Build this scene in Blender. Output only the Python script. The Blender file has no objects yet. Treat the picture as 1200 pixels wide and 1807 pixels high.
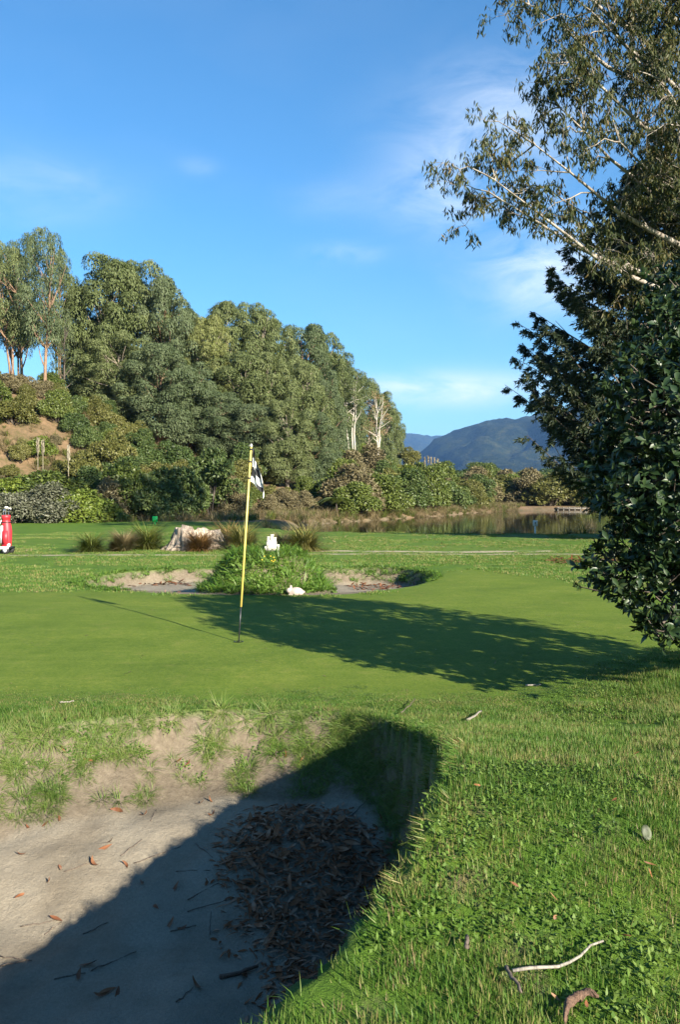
import bpy, bmesh, math
import numpy as np
from mathutils import Vector, Matrix
R = math.radians
rng = np.random.default_rng(11)
scene = bpy.context.scene
COL = scene.collection

# ------------------------------------------------------------------ camera, sky, sun
F, HX, HY, CAMZ = 1500.0, 600.0, 872.0, 1.6       # focal length in px of the 1200x1807 photo, horizon row, eye height
cam_d = bpy.data.cameras.new("camera"); cam = bpy.data.objects.new("camera", cam_d); COL.objects.link(cam)
cam.location = (0, 0, CAMZ); cam.rotation_euler = (R(90), 0, 0)
cam_d.sensor_fit = 'VERTICAL'; cam_d.sensor_height = 36.0; cam_d.lens = 36.0 * F / 1807.0
cam_d.shift_y = -(903.5 - HY) / 1807.0
cam_d.clip_start = 0.05; cam_d.clip_end = 30000
scene.camera = cam
SUN_EL = R(22.5); SUN_H = Vector((0.61, -0.79, 0)).normalized()
TO_SUN = Vector((SUN_H.x * math.cos(SUN_EL), SUN_H.y * math.cos(SUN_EL), math.sin(SUN_EL)))
sd = bpy.data.lights.new("sun", 'SUN'); sd.energy = 5.0; sd.angle = R(0.53); sd.color = (1.0, 0.91, 0.76)
so = bpy.data.objects.new("sun", sd); COL.objects.link(so); so.rotation_euler = TO_SUN.to_track_quat('Z', 'Y').to_euler()
so.location = (30, -40, 30)
scene.view_settings.view_transform = 'Standard'; scene.view_settings.look = 'None'
scene.view_settings.exposure = 1.74; scene.view_settings.gamma = 1.0
scene.cycles.use_denoising = True
scene.cycles.use_adaptive_sampling = True; scene.cycles.adaptive_threshold = 0.008
scene.cycles.max_bounces = 4; scene.cycles.transparent_max_bounces = 4; scene.cycles.volume_bounces = 0
scene.cycles.diffuse_bounces = 1; scene.cycles.sample_clamp_indirect = 6

world = bpy.data.worlds.new("World"); scene.world = world; world.use_nodes = True

class NT:
    """small helper to write node trees"""
    def __init__(s, tree): s.t = tree; tree.nodes.clear()
    def n(s, typ, **kw):
        nd = s.t.nodes.new(typ)
        ins = kw.pop('ins', {})
        for k, v in kw.items(): setattr(nd, k, v)
        for k, v in ins.items(): s.put(nd.inputs[k], v)
        return nd
    def put(s, sock, v):
        if isinstance(v, bpy.types.NodeSocket): s.t.links.new(v, sock)
        else: sock.default_value = v
    def math(s, op, a, b=0.0, c=None, clamp=False):
        nd = s.t.nodes.new('ShaderNodeMath'); nd.operation = op; nd.use_clamp = clamp
        s.put(nd.inputs[0], a); s.put(nd.inputs[1], b)
        if c is not None: s.put(nd.inputs[2], c)
        return nd.outputs[0]
    def mix(s, fac, a, b, blend='MIX'):
        nd = s.t.nodes.new('ShaderNodeMix'); nd.data_type = 'RGBA'; nd.blend_type = blend; nd.clamp_factor = True
        s.put(nd.inputs[0], fac)
        for i, v in ((6, a), (7, b)):
            s.put(nd.inputs[i], v if isinstance(v, bpy.types.NodeSocket) else (*v[:3], 1))
        return nd.outputs[2]
    def ramp(s, fac, stops):
        nd = s.t.nodes.new('ShaderNodeValToRGB'); s.put(nd.inputs[0], fac); e = nd.color_ramp.elements
        while len(e) < len(stops): e.new(0.5)
        for i, (p, c) in enumerate(stops):
            e[i].position = p; e[i].color = (*c, 1) if not isinstance(c, (int, float)) else (c, c, c, 1)
        return nd.outputs[0]
    def noise(s, vec, scale, detail=4, rough=0.55, dist=0.0):
        nd = s.t.nodes.new('ShaderNodeTexNoise'); s.put(nd.inputs['Vector'], vec)
        nd.inputs['Scale'].default_value = scale; nd.inputs['Detail'].default_value = detail
        nd.inputs['Roughness'].default_value = rough; nd.inputs['Distortion'].default_value = dist
        return nd.outputs['Fac']

def build_world():
    w = NT(world.node_tree)
    sky = w.n('ShaderNodeTexSky', sky_type='NISHITA', sun_disc=False, sun_elevation=SUN_EL,
              sun_rotation=math.atan2(SUN_H.x, SUN_H.y), altitude=20, air_density=1.15, dust_density=0.25, ozone_density=2.6)
    tc = w.n('ShaderNodeTexCoord').outputs['Generated']
    sep = w.n('ShaderNodeSeparateXYZ', ins={0: tc})
    az = w.math('ARCTAN2', sep.outputs[0], sep.outputs[1]); el = w.math('ARCSINE', sep.outputs[2])
    ae = w.n('ShaderNodeCombineXYZ', ins={0: az, 1: w.math('MULTIPLY', el, 2.4), 2: 0.0}).outputs[0]
    n1 = w.noise(ae, 9, 6, 0.62, 0.6); n2 = w.noise(ae, 3.1, 3, 0.5)
    total = None
    # thin clouds: direction (from the photo), half sizes in radians, strength
    for px, py, sa, se, k in ((780, 688, .105, .017, .95), (985, 480, .075, .042, .75), (815, 335, .075, .040, .50), (905, 200, .10, .05, .45),
                              (605, 448, .035, .010, .35), (352, 294, .020, .008, .16), (60, 330, .08, .03, .22), (590, 350, .05, .02, .12)):
        a0 = math.atan2((px - HX) / F, 1); e0 = math.atan2((HY - py) / F, math.hypot(1, (px - HX) / F))
        da = w.math('DIVIDE', w.math('SUBTRACT', az, a0), sa); de = w.math('DIVIDE', w.math('SUBTRACT', el, e0), se)
        d2 = w.math('ADD', w.math('MULTIPLY', da, da), w.math('MULTIPLY', de, de))
        g = w.math('MULTIPLY', w.math('POWER', 2.718, w.math('MULTIPLY', d2, -0.9)), k)
        total = g if total is None else w.math('ADD', total, g)
    cl = w.math('MULTIPLY', total, w.math('MULTIPLY_ADD', n1, 3.2, -0.95, clamp=True))
    veil = w.math('MULTIPLY', w.math('MULTIPLY_ADD', n2, 2.2, -1.05, clamp=True), 0.06)
    cl = w.math('ADD', cl, veil, clamp=True)
    tint = w.mix(1.0, sky.outputs[0], w.mix(w.math('MULTIPLY', w.math('ABSOLUTE', el), 3.2, clamp=True), (0.60, 0.88, 1.12), (0.47, 0.92, 1.20)), 'MULTIPLY')
    col = w.mix(cl, tint, (6.8, 7.5, 8.2))
    bg = w.n('ShaderNodeBackground', ins={'Color': col, 'Strength': 0.051})
    w.n('ShaderNodeOutputWorld', ins={'Surface': bg.outputs[0]})
build_world()

# ------------------------------------------------------------------ numpy mesh helpers
def hash2(ix, iy, seed):
    h = (ix.astype(np.int64) * 374761393 + iy.astype(np.int64) * 668265263 + seed * 69069 + 12345) & 0xffffffff
    h = ((h ^ (h >> 13)) * 1274126177) & 0xffffffff
    return (h ^ (h >> 16)) / 4294967295.0
def vnoise(x, y, seed=0):
    x = np.asarray(x, float); y = np.asarray(y, float)
    ix, iy = np.floor(x), np.floor(y); fx, fy = x - ix, y - iy
    fx = fx * fx * (3 - 2 * fx); fy = fy * fy * (3 - 2 * fy)
    a = hash2(ix, iy, seed); b = hash2(ix + 1, iy, seed); c = hash2(ix, iy + 1, seed); d = hash2(ix + 1, iy + 1, seed)
    return (a + (b - a) * fx + (c - a) * fy + (a - b - c + d) * fx * fy) * 2 - 1
def fbm(x, y, octv=4, seed=0):
    s = 0; a = 1.0; t = 0
    for i in range(octv):
        s = s + a * vnoise(x * 2 ** i, y * 2 ** i, seed + i); t += a; a *= 0.5
    return s / t
def sstep(a, b, x):
    t = np.clip((np.asarray(x, float) - a) / (b - a), 0, 1); return t * t * (3 - 2 * t)
def smooth_poly(pts, it=2, closed=True):
    p = np.array(pts, float)
    for _ in range(it):
        q = np.roll(p, -1, 0)
        p = np.stack([0.75 * p + 0.25 * q, 0.25 * p + 0.75 * q], 1).reshape(-1, p.shape[1])
    return p
def sdist(poly, x, y):
    """signed distance to a closed polygon, positive inside"""
    x = np.asarray(x, float); y = np.asarray(y, float); sh = x.shape; x = x.ravel(); y = y.ravel()
    d = np.full(x.shape, 1e18); ins = np.zeros(x.shape, bool)
    A = poly[:, :2]; B = np.roll(A, -1, 0)
    for (ax, ay), (bx, by) in zip(A, B):
        ex, ey = bx - ax, by - ay; l2 = ex * ex + ey * ey + 1e-12
        t = np.clip(((x - ax) * ex + (y - ay) * ey) / l2, 0, 1)
        d = np.minimum(d, (x - ax - t * ex) ** 2 + (y - ay - t * ey) ** 2)
        if ay != by:
            c = ((ay > y) != (by > y)) & (x < (bx - ax) * (y - ay) / (by - ay) + ax); ins ^= c
    return (np.sqrt(d) * np.where(ins, 1, -1)).reshape(sh)

class MB:
    """collects vertices and faces of one mesh"""
    def __init__(s): s.v = []; s.f = []; s.nv = 0; s.uv = None
    def add(s, v, f):
        v = np.asarray(v, float).reshape(-1, 3); f = np.asarray(f, np.int64)
        s.v.append(v); s.f.append(f + s.nv); s.nv += len(v); return s
    def mesh(s, name, mat, smooth=True):
        me = bpy.data.meshes.new(name)
        V = np.concatenate(s.v); sizes = np.concatenate([np.full(len(f), f.shape[1]) for f in s.f]); loops = np.concatenate([f.ravel() for f in s.f])
        me.vertices.add(len(V)); me.vertices.foreach_set('co', V.ravel().astype(np.float32))
        me.loops.add(len(loops)); me.loops.foreach_set('vertex_index', loops.astype(np.int32))
        me.polygons.add(len(sizes)); st = np.concatenate([[0], np.cumsum(sizes)[:-1]])
        me.polygons.foreach_set('loop_start', st.astype(np.int32)); me.polygons.foreach_set('loop_total', sizes.astype(np.int32))
        if smooth: me.polygons.foreach_set('use_smooth', np.ones(len(sizes), bool))
        for m in (mat if isinstance(mat, (list, tuple)) else [mat]): me.materials.append(m)
        me.update(calc_edges=True); me.validate(); return me
    def obj(s, name, mat, parent=None, smooth=True): return link(name, s.mesh(name, mat, smooth), parent)
    def tube(s, pts, rad, n=6, cap=True):
        P = np.array(pts, float); rad = np.broadcast_to(np.asarray(rad, float), (len(P),))
        T = np.gradient(P, axis=0); T /= np.linalg.norm(T, axis=1, keepdims=True) + 1e-12
        up = np.where(np.abs(T[:, 2:3]) > 0.9, np.array([[1., 0, 0]]), np.array([[0, 0, 1.]]))
        up = np.broadcast_to(up[len(up) // 2], T.shape)
        S = np.cross(T, up); S /= np.linalg.norm(S, axis=1, keepdims=True) + 1e-12; U = np.cross(S, T)
        a = np.arange(n) / n * 2 * np.pi
        V = P[:, None] + rad[:, None, None] * (np.cos(a)[None, :, None] * S[:, None] + np.sin(a)[None, :, None] * U[:, None])
        k = len(P); i = np.arange(k - 1)[:, None] * n; j = np.arange(n)[None]; j2 = (j + 1) % n
        f = np.stack([i + j, i + j2, i + n + j2, i + n + j], -1).reshape(-1, 4)
        b = s.nv; s.add(V.reshape(-1, 3), f)
        if cap and n >= 3:
            s.f.append(np.arange(b, b + n)[::-1][None]); s.f.append(np.arange(b + (k - 1) * n, b + k * n)[None])
        return s
    def box(s, c, d, rz=0, taper=1.0, bevel=0.0):
        x, y, z = np.array(d) / 2.0
        v = np.array([[-x, -y, -z], [x, -y, -z], [x, y, -z], [-x, y, -z], [-x * taper, -y * taper, z], [x * taper, -y * taper, z], [x * taper, y * taper, z], [-x * taper, y * taper, z]])
        co, si = math.cos(rz), math.sin(rz); v = v @ np.array([[co, si, 0], [-si, co, 0], [0, 0, 1]])
        return s.add(v + np.array(c), [[0, 3, 2, 1], [4, 5, 6, 7], [0, 1, 5, 4], [1, 2, 6, 5], [2, 3, 7, 6], [3, 0, 4, 7]])
    def ball(s, c, r, nu=12, nv=8, lump=0, seed=0):
        th = np.linspace(0, np.pi, nv + 1)[1:-1]; ph = np.arange(nu) / nu * 2 * np.pi
        V = np.stack([np.sin(th)[:, None] * np.cos(ph), np.sin(th)[:, None] * np.sin(ph), np.cos(th)[:, None] * np.ones(nu)], -1).reshape(-1, 3)
        V = np.concatenate([[[0, 0, 1]], V, [[0, 0, -1]]])
        if lump: V = V * (1 + lump * vnoise(V[:, 0] * 2.3 + seed, V[:, 1] * 2.3 + V[:, 2] * 1.7, seed))[:, None]
        q = []; 
        for i in range(nv - 2):
            for j in range(nu): q.append([1 + i * nu + j, 1 + (i + 1) * nu + j, 1 + (i + 1) * nu + (j + 1) % nu, 1 + i * nu + (j + 1) % nu])
        t = [[0, 1 + j, 1 + (j + 1) % nu] for j in range(nu)]; e = len(V) - 1; l = 1 + (nv - 2) * nu
        t += [[e, l + (j + 1) % nu, l + j] for j in range(nu)]
        b = s.nv; s.add(V * np.array(r) + np.array(c), q); s.f.append(np.array(t) + b); return s
    def cards(s, tv, tf, P, D, N, L, W):
        """stamp a template (u across, v along, w off the face) at n places"""
        tv = np.asarray(tv, float); tf = np.asarray(tf); n = len(P)
        D = D / (np.linalg.norm(D, axis=1, keepdims=True) + 1e-9); S = np.cross(D, N); S /= np.linalg.norm(S, axis=1, keepdims=True) + 1e-9; N = np.cross(S, D)
        L = np.broadcast_to(L, (n,)); W = np.broadcast_to(W, (n,))
        V = P[:, None] + S[:, None] * (tv[None, :, 0:1] * W[:, None, None]) + D[:, None] * (tv[None, :, 1:2] * L[:, None, None]) + N[:, None] * (tv[None, :, 2:3] * L[:, None, None])
        f = (tf[None] + (np.arange(n) * len(tv))[:, None, None]).reshape(-1, tf.shape[1])
        return s.add(V.reshape(-1, 3), f)
T_BLADE = ([[-.5, 0, 0], [.5, 0, 0], [-.38, .5, .08], [.38, .5, .08], [0, 1, .32]], [[0, 1, 3], [0, 3, 2], [2, 3, 4]])
T_DIAM = ([[0, 0, 0], [.5, .45, .06], [0, 1, -.04], [-.5, .45, .06]], [[0, 1, 2, 3]])
T_SICK = ([[0, 0, 0], [.5, .35, .05], [.42, .68, .02], [.25, 1, -.08], [-.3, .68, .03], [-.42, .35, .04]], [[0, 1, 2, 5], [5, 2, 3, 4]])
T_LEAF = ([[0, 0, 0], [.36, .25, .07], [0, .25, 0], [-.36, .25, .07], [.5, .6, .05], [0, .6, -.02], [-.5, .6, .05], [0, 1, -.10]],
          [[0, 1, 2], [0, 2, 3], [1, 4, 5], [1, 5, 2], [2, 5, 6], [2, 6, 3], [4, 7, 5], [5, 7, 6]])
def link(name, data, parent=None):
    o = bpy.data.objects.new(name, data); COL.objects.link(o)
    if parent: o.parent = parent
    return o
def tag(o, label=None, cat=None, group=None, kind=None):
    for k, v in (('label', label), ('category', cat), ('group', group), ('kind', kind)):
        if v: o[k] = v
    return o
def empty(name, loc, label, cat, group=None, rz=0.0, scale=(1, 1, 1)):
    o = link(name, None); o.location = loc; o.rotation_euler = (0, 0, rz); o.scale = scale; o.empty_display_size = 0.1
    return tag(o, label, cat, group)
def copy_tree(o, parent=None):
    c = o.copy(); COL.objects.link(c); c.parent = parent
    for ch in o.children: copy_tree(ch, c)
    return c
def unit(v): return v / (np.linalg.norm(v, axis=-1, keepdims=True) + 1e-9)
def rdir(n): return unit(rng.normal(size=(n, 3)))

# ------------------------------------------------------------------ materials
def mat_new(name):
    m = bpy.data.materials.new(name); m.use_nodes = True; return m, NT(m.node_tree)
def mat_plain(name, c, rough=0.6, var=0.12, scale=8, bump=0.0, bscale=40, metal=0.0, c2=None):
    m, t = mat_new(name); P = t.n('ShaderNodeTexCoord').outputs['Object']
    nz = t.noise(P, scale, 5)
    c2 = c2 or tuple(x * (1 - 2.2 * var) for x in c)
    col = t.ramp(nz, [(0.3, c2), (0.7, tuple(min(1, x * (1 + var)) for x in c))])
    b = t.n('ShaderNodeBsdfPrincipled', ins={'Base Color': col, 'Roughness': rough, 'Metallic': metal})
    if bump:
        bp = t.n('ShaderNodeBump', ins={'Strength': 0.6, 'Distance': bump, 'Height': t.noise(P, bscale, 5)}); t.put(b.inputs['Normal'], bp.outputs[0])
    t.n('ShaderNodeOutputMaterial', ins={'Surface': b.outputs[0]}); return m
def mat_leaf(name, stops, trans=0.25, rough=0.55, spec=0.3, wi=0.55, wn=0.55, ns=0.9, world=False):
    """stops: colours picked at random for each leaf; a slower noise shifts clumps"""
    m, t = mat_new(name)
    g = t.n('ShaderNodeNewGeometry').outputs['Random Per Island']; oi = t.n('ShaderNodeObjectInfo').outputs['Random']
    P = t.n('ShaderNodeNewGeometry').outputs['Position'] if world else t.n('ShaderNodeTexCoord').outputs['Object']
    k = t.math('ADD', t.math('MULTIPLY', g, wi), t.math('MULTIPLY', t.noise(P, ns, 2), wn))
    k = t.math('ADD', k, t.math('MULTIPLY_ADD', oi, 0.24, -0.12))
    n = len(stops); col = t.ramp(k, [(0.15 + 0.75 * i / max(1, n - 1), c) for i, c in enumerate(stops)])
    b = t.n('ShaderNodeBsdfPrincipled', ins={'Base Color': col, 'Roughness': rough, 'Specular IOR Level': spec})
    tr = t.n('ShaderNodeBsdfTranslucent', ins={'Color': t.mix(1.0, col, (1.0, 1.1, 0.55), 'MULTIPLY')})
    mx = t.n('ShaderNodeMixShader', ins={0: trans, 1: b.outputs[0], 2: tr.outputs[0]})
    t.n('ShaderNodeOutputMaterial', ins={'Surface': mx.outputs[0]}); return m
def mat_bark(name, c1, c2, scale=3.0, streak=6.0, bump=0.02):
    m, t = mat_new(name); P = t.n('ShaderNodeTexCoord').outputs['Object']
    mp = t.n('ShaderNodeMapping', ins={'Vector': P, 'Scale': (streak, streak, 0.7)}).outputs[0]
    nz = t.noise(mp, scale, 6, 0.6, 0.5)
    b = t.n('ShaderNodeBsdfPrincipled', ins={'Base Color': t.ramp(nz, [(0.35, c1), (0.62, c2)]), 'Roughness': 0.8})
    bp = t.n('ShaderNodeBump', ins={'Strength': 0.7, 'Distance': bump, 'Height': nz}); t.put(b.inputs['Normal'], bp.outputs[0])
    t.n('ShaderNodeOutputMaterial', ins={'Surface': b.outputs[0]}); return m

M = {}
M['euc'] = mat_leaf('eucalyptus_leaf', [(.060, .080, .026), (.106, .130, .048), (.158, .180, .076)], .28, .55, .2, .28, .85, .55)
M['euc_y'] = mat_leaf('eucalyptus_leaf_yellow', [(.082, .098, .026), (.142, .158, .048), (.195, .205, .080)], .28, .55, .2, .28, .85, .55)
M['euc_b'] = mat_leaf('eucalyptus_leaf_grey', [(.050, .074, .032), (.090, .118, .055), (.135, .162, .084)], .28, .55, .2, .28, .85, .55)
M['dead'] = mat_leaf('dry_leaf', [(.16, .10, .05), (.28, .18, .10), (.36, .26, .15)], .2, .6)
M['euc_near'] = mat_leaf('gum_leaf', [(.020, .032, .012), (.040, .054, .018), (.075, .068, .018), (.12, .054, .016)], .24, .55, .25, .4, .7, .8)
M['con'] = mat_leaf('conifer_needle', [(.014, .026, .012), (.026, .042, .018), (.060, .060, .024)], .12, .6)
M['poh'] = mat_leaf('glossy_leaf', [(.011, .026, .009), (.022, .045, .014), (.050, .072, .024)], .12, .42, .45)
M['grass'] = mat_leaf('grass_blade', [(.028, .070, .010), (.057, .134, .017), (.108, .182, .032), (.25, .21, .085)], .36, .5, .25, .50, .75, 1.7, True)
M['grass_long'] = mat_leaf('grass_long_blade', [(.045, .095, .014), (.090, .162, .023), (.150, .205, .044), (.22, .20, .09)], .36, .5, .25, .55, .45, 1.7, True)
M['lush'] = mat_leaf('lush_grass_blade', [(.036, .105, .012), (.070, .165, .018), (.120, .21, .028), (.19, .24, .045)], .36, .45, .4)
M['clover'] = mat_leaf('weed_leaf', [(.042, .092, .013), (.078, .140, .022), (.135, .195, .045)], .25, .55, .2, .45, .65, 1.4, True)
M['straw'] = mat_leaf('straw_blade', [(.115, .085, .042), (.195, .150, .075), (.29, .235, .13)], .3, .6)
M['sedge'] = mat_leaf('sedge_blade', [(.050, .075, .014), (.092, .118, .022), (.165, .165, .042)], .3, .5)
M['sedge_gold'] = mat_leaf('sedge_gold_blade', [(.115, .115, .028), (.20, .185, .055), (.31, .27, .11)], .3, .5)
M['sedge_orange'] = mat_leaf('sedge_orange_blade', [(.11, .060, .022), (.19, .105, .040), (.27, .165, .068)], .3, .5)
M['sh_olive'] = mat_leaf('shrub_olive', [(.058, .064, .015), (.108, .110, .027), (.165, .155, .050)], .2, .5)
M['sh_bright'] = mat_leaf('shrub_bright', [(.060, .090, .013), (.115, .155, .022), (.185, .215, .042)], .25, .45)
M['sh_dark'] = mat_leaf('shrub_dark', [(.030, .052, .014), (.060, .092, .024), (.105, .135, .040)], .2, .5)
M['sh_brown'] = mat_leaf('shrub_brown', [(.075, .062, .03), (.135, .112, .055), (.19, .165, .085)], .2, .6)
M['sh_grey'] = mat_leaf('shrub_silver', [(.045, .050, .024), (.095, .100, .060), (.20, .20, .155)], .15, .6)
M['sh_mid'] = mat_leaf('shrub_mid', [(.046, .070, .014), (.090, .118, .023), (.140, .165, .04)], .22, .45)
M['flax'] = mat_leaf('flax_blade', [(.07, .115, .06), (.12, .17, .09), (.18, .22, .13)], .2, .45)
M['litter'] = mat_leaf('dead_leaf', [(.095, .030, .012), (.165, .062, .026), (.225, .105, .056), (.36, .24, .165)], .04, .8, .08)
M['litter_red'] = mat_leaf('russet_leaf', [(.085, .030, .014), (.145, .055, .024), (.20, .10, .05)], .15, .5)
M['plume'] = mat_leaf('plume', [(.22, .19, .13), (.34, .30, .23)], .2, .8)
M['bark_pale'] = mat_bark('pale_bark', (.13, .095, .065), (.33, .28, .22))
M['bark_red'] = mat_bark('rufous_bark', (.085, .042, .024), (.28, .18, .11))
M['bark_white'] = mat_bark('white_bark', (.28, .24, .19), (.50, .46, .40))
M['bark_dark'] = mat_bark('dark_bark', (.035, .027, .02), (.10, .08, .06))
M['bark_gum'] = mat_bark('gum_bark', (.11, .088, .07), (.33, .29, .24), 2.0, 2.0)
M['twig'] = mat_bark('twig_bark', (.05, .035, .025), (.13, .10, .075), 10, 8, .002)
M['twig_pale'] = mat_bark('bleached_twig_bark', (.11, .095, .075), (.28, .25, .205), 14, 8, .002)
M['stump'] = mat_bark('weathered_wood', (.11, .082, .060), (.44, .36, .275), 3.4, 5.0, .06)
M['yellow'] = mat_plain('yellow_paint', (.60, .46, .115), .4, .06)
M['black'] = mat_plain('black_paint', (.018, .020, .022), .4)
M['white'] = mat_plain('white_paint', (.80, .79, .75), .5, .04)
M['castle'] = mat_plain('white_concrete', (.52, .49, .42), .8, .08, 14, .004)
M['stone'] = mat_plain('pinkish_white_stone', (.42, .34, .29), .85, .12, 9, .006)
M['red'] = mat_plain('red_nylon', (.55, .022, .032), .5, .10, 5)
M['navy'] = mat_plain('navy_nylon', (.03, .035, .07), .5)
M['silver'] = mat_plain('silver_fabric', (.52, .53, .56), .45)
M['rubber'] = mat_plain('rubber', (.015, .015, .015), .7)
M['steel'] = mat_plain('steel', (.55, .56, .58), .28, .05, metal=.9)
M['green_sign'] = mat_plain('green_sign_paint', (.02, .50, .10), .45, .05)
M['dark_post'] = mat_plain('dark_post_wood', (.03, .028, .022), .8)
M['grey_wood'] = mat_plain('grey_weathered_wood', (.15, .135, .11), .8, .2, 6)
M['post'] = mat_plain('pale_post_wood', (.22, .19, .13), .8, .2)
M['bark_curl'] = mat_bark('bark_curl', (.045, .024, .014), (.15, .085, .052), 22, 9, .006)
M['flower'] = mat_plain('yellow_petal', (.55, .42, .02), .5)
M['pale_leaf'] = mat_plain('pale_green_leaf', (.075, .088, .042), .6, .3, 40)

def ground_material():
    m, t = mat_new('ground_cover')
    P = t.n('ShaderNodeNewGeometry').outputs['Position']
    at = lambda nm: t.n('ShaderNodeAttribute', attribute_name=nm).outputs['Fac']
    n_big = t.noise(P, 0.22, 4); n_mid = t.noise(P, 1.6, 5, .6); n_fine = t.noise(P, 24, 5, .7); n_vf = t.noise(P, 130, 3, .7)
    # rough: mown grass with thin, earthy spots
    rough = t.ramp(t.math('ADD', t.math('MULTIPLY', n_mid, .55), t.math('MULTIPLY', n_fine, .45)), [(.32, (.042, .088, .009)), (.5, (.072, .135, .013)), (.68, (.116, .172, .023))])
    rough = t.mix(t.math('MULTIPLY_ADD', n_big, 3.0, -1.55, clamp=True), rough, t.mix(.5, rough, (.150, .175, .034)))
    earth = t.ramp(n_fine, [(.3, (.10, .075, .045)), (.7, (.22, .17, .11))])
    rough = t.mix(t.math('MULTIPLY', t.math('MULTIPLY_ADD', t.noise(P, 3.1, 6, .7), 5.0, -2.75, clamp=True), at('bare')), rough, earth)
    # putting green: very short, slightly mottled turf
    gr = t.ramp(t.math('ADD', t.math('MULTIPLY', t.noise(P, 0.9, 5, .62), .7), t.math('MULTIPLY', n_fine, .3)), [(.28, (.105, .148, .019)), (.52, (.158, .196, .029)), (.74, (.225, .238, .047))])
    mp = t.n('ShaderNodeMapping', ins={'Vector': P, 'Rotation': (0, 0, .35), 'Scale': (.35, 2.4, 1)}).outputs[0]
    gr = t.mix(t.math('MULTIPLY_ADD', t.noise(mp, 1.5, 6, .72), 2.6, -.9, clamp=True), gr, t.mix(1.0, gr, (.80, .86, .70), 'MULTIPLY'))
    gr = t.mix(t.math('MULTIPLY_ADD', t.noise(P, 40, 4, .8), 3.0, -1.0, clamp=True), gr, t.mix(1.0, gr, (.52, .66, .40), 'MULTIPLY'))
    gr = t.mix(t.math('MULTIPLY_ADD', t.noise(P, 8, 6, .78), 3.4, -1.3, clamp=True), gr, t.mix(1.0, gr, (.74, .84, .62), 'MULTIPLY'))
    gr = t.mix(t.math('MULTIPLY_ADD', t.noise(P, 2.6, 5, .7), 4.0, -2.2, clamp=True), gr, t.mix(.35, gr, (.24, .21, .06)))
    gr = t.mix(t.math('MULTIPLY_ADD', t.noise(P, 55, 2, .5), 12, -8.6, clamp=True), gr, (.20, .17, .06))
    col = t.mix(at('green'), rough, gr)
    # sand
    sand = t.ramp(t.math('ADD', t.math('MULTIPLY', n_mid, .45), t.math('MULTIPLY', t.noise(P, 60, 5, .75), .55)), [(.3, (.155, .133, .098)), (.5, (.225, .195, .146)), (.7, (.300, .265, .203))])
    sand = t.mix(t.math('MULTIPLY_ADD', t.noise(P, 4.2, 6, .7), 3.4, -1.9, clamp=True), sand, (.155, .125, .088))
    soil = t.ramp(t.math('ADD', t.math('MULTIPLY', n_fine, .6), t.math('MULTIPLY', n_mid, .4)), [(.3, (.080, .062, .042)), (.5, (.150, .122, .086)), (.7, (.225, .185, .133))])
    col = t.mix(at('soil'), col, soil)
    col = t.mix(at('sand'), col, sand)
    # gravel path worn into the grass
    gravel = t.ramp(n_fine, [(.3, (.24, .195, .13)), (.7, (.46, .39, .28))])
    pf = t.math('MULTIPLY', at('path'), t.math('MULTIPLY_ADD', t.noise(P, 1.1, 5, .65), 6.0, -2.2, clamp=True))
    col = t.mix(pf, col, gravel)
    # hillside: dry brown earth with scrubby growth
    hill = t.ramp(t.math('ADD', t.math('MULTIPLY', t.noise(P, .45, 6, .65), .6), t.math('MULTIPLY', t.noise(P, 4, 5, .7), .4)),
                  [(.36, (.062, .066, .02)), (.46, (.12, .085, .045)), (.60, (.20, .130, .075)), (.72, (.25, .175, .105))])
    col = t.mix(at('hill'), col, hill)
    col = t.mix(at('mud'), col, t.ramp(n_mid, [(.3, (.085, .070, .045)), (.7, (.19, .155, .105))]))
    h = t.math('ADD', t.math('MULTIPLY', n_fine, .6), t.math('MULTIPLY', n_vf, .5))
    amp = t.math('MULTIPLY_ADD', at('green'), -.45, 1.0); h = t.math('ADD', h, t.math('MULTIPLY', at('sand'), t.math('MULTIPLY', t.noise(P, 9, 4, .6), .6)))
    bp = t.n('ShaderNodeBump', ins={'Strength': t.math('MULTIPLY', amp, .8), 'Distance': .022, 'Height': h})
    b = t.n('ShaderNodeBsdfPrincipled', ins={'Base Color': col, 'Roughness': .85, 'Specular IOR Level': .15, 'Normal': bp.outputs[0]})
    t.n('ShaderNodeOutputMaterial', ins={'Surface': b.outputs[0]}); return m
M['ground'] = ground_material()

# ------------------------------------------------------------------ terrain
BANK = .38                                        # the grass bank on this side of the bunker
def bank_z(x, y): return BANK * sstep(6.6, 3.5, y) * sstep(-.6, .35, x + 1.6 * sstep(3.6, 1.9, y)) * (1 - .3 * sstep(3.3, 2.2, y))
def rim_pt(px, py):
    ys = np.linspace(1.5, 7.5, 3000); xs = (px - HX) / F * ys; k = np.argmax(CAMZ + (HY - py) / F * ys < bank_z(xs, ys)); return (xs[k], ys[k])
_rim = [rim_pt(*q) for q in ((0, 1285), (100, 1275), (200, 1262), (300, 1252), (400, 1248), (500, 1247), (600, 1250), (680, 1262), (740, 1285), (775, 1320), (785, 1350), (760, 1420), (730, 1500), (690, 1570), (620, 1650), (540, 1730), (450, 1807))]
RIM = smooth_poly([(-2.9, 5.45)] + _rim + [(_rim[-1][0] - .3, _rim[-1][1] - .4), (-1.0, 1.3), (-1.8, 1.1), (-2.8, 1.35), (-3.6, 2.2), (-3.95, 3.5), (-3.6, 4.8)], 2)
RIM2 = smooth_poly([(-4.9, 15.6), (-4.85, 17.0), (-4.4, 18.0), (-3.7, 18.5), (-2.8, 18.6), (-1.5, 18.9), (-.19, 18.8), (.63, 19.0), (1.49, 18.6), (1.88, 17.6), (1.95, 16.4),
                    (1.45, 15.2), (.86, 14.3), (0, 13.7), (-1.2, 13.5), (-2.2, 13.6), (-3.2, 13.9), (-4.2, 14.6)], 2)
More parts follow.
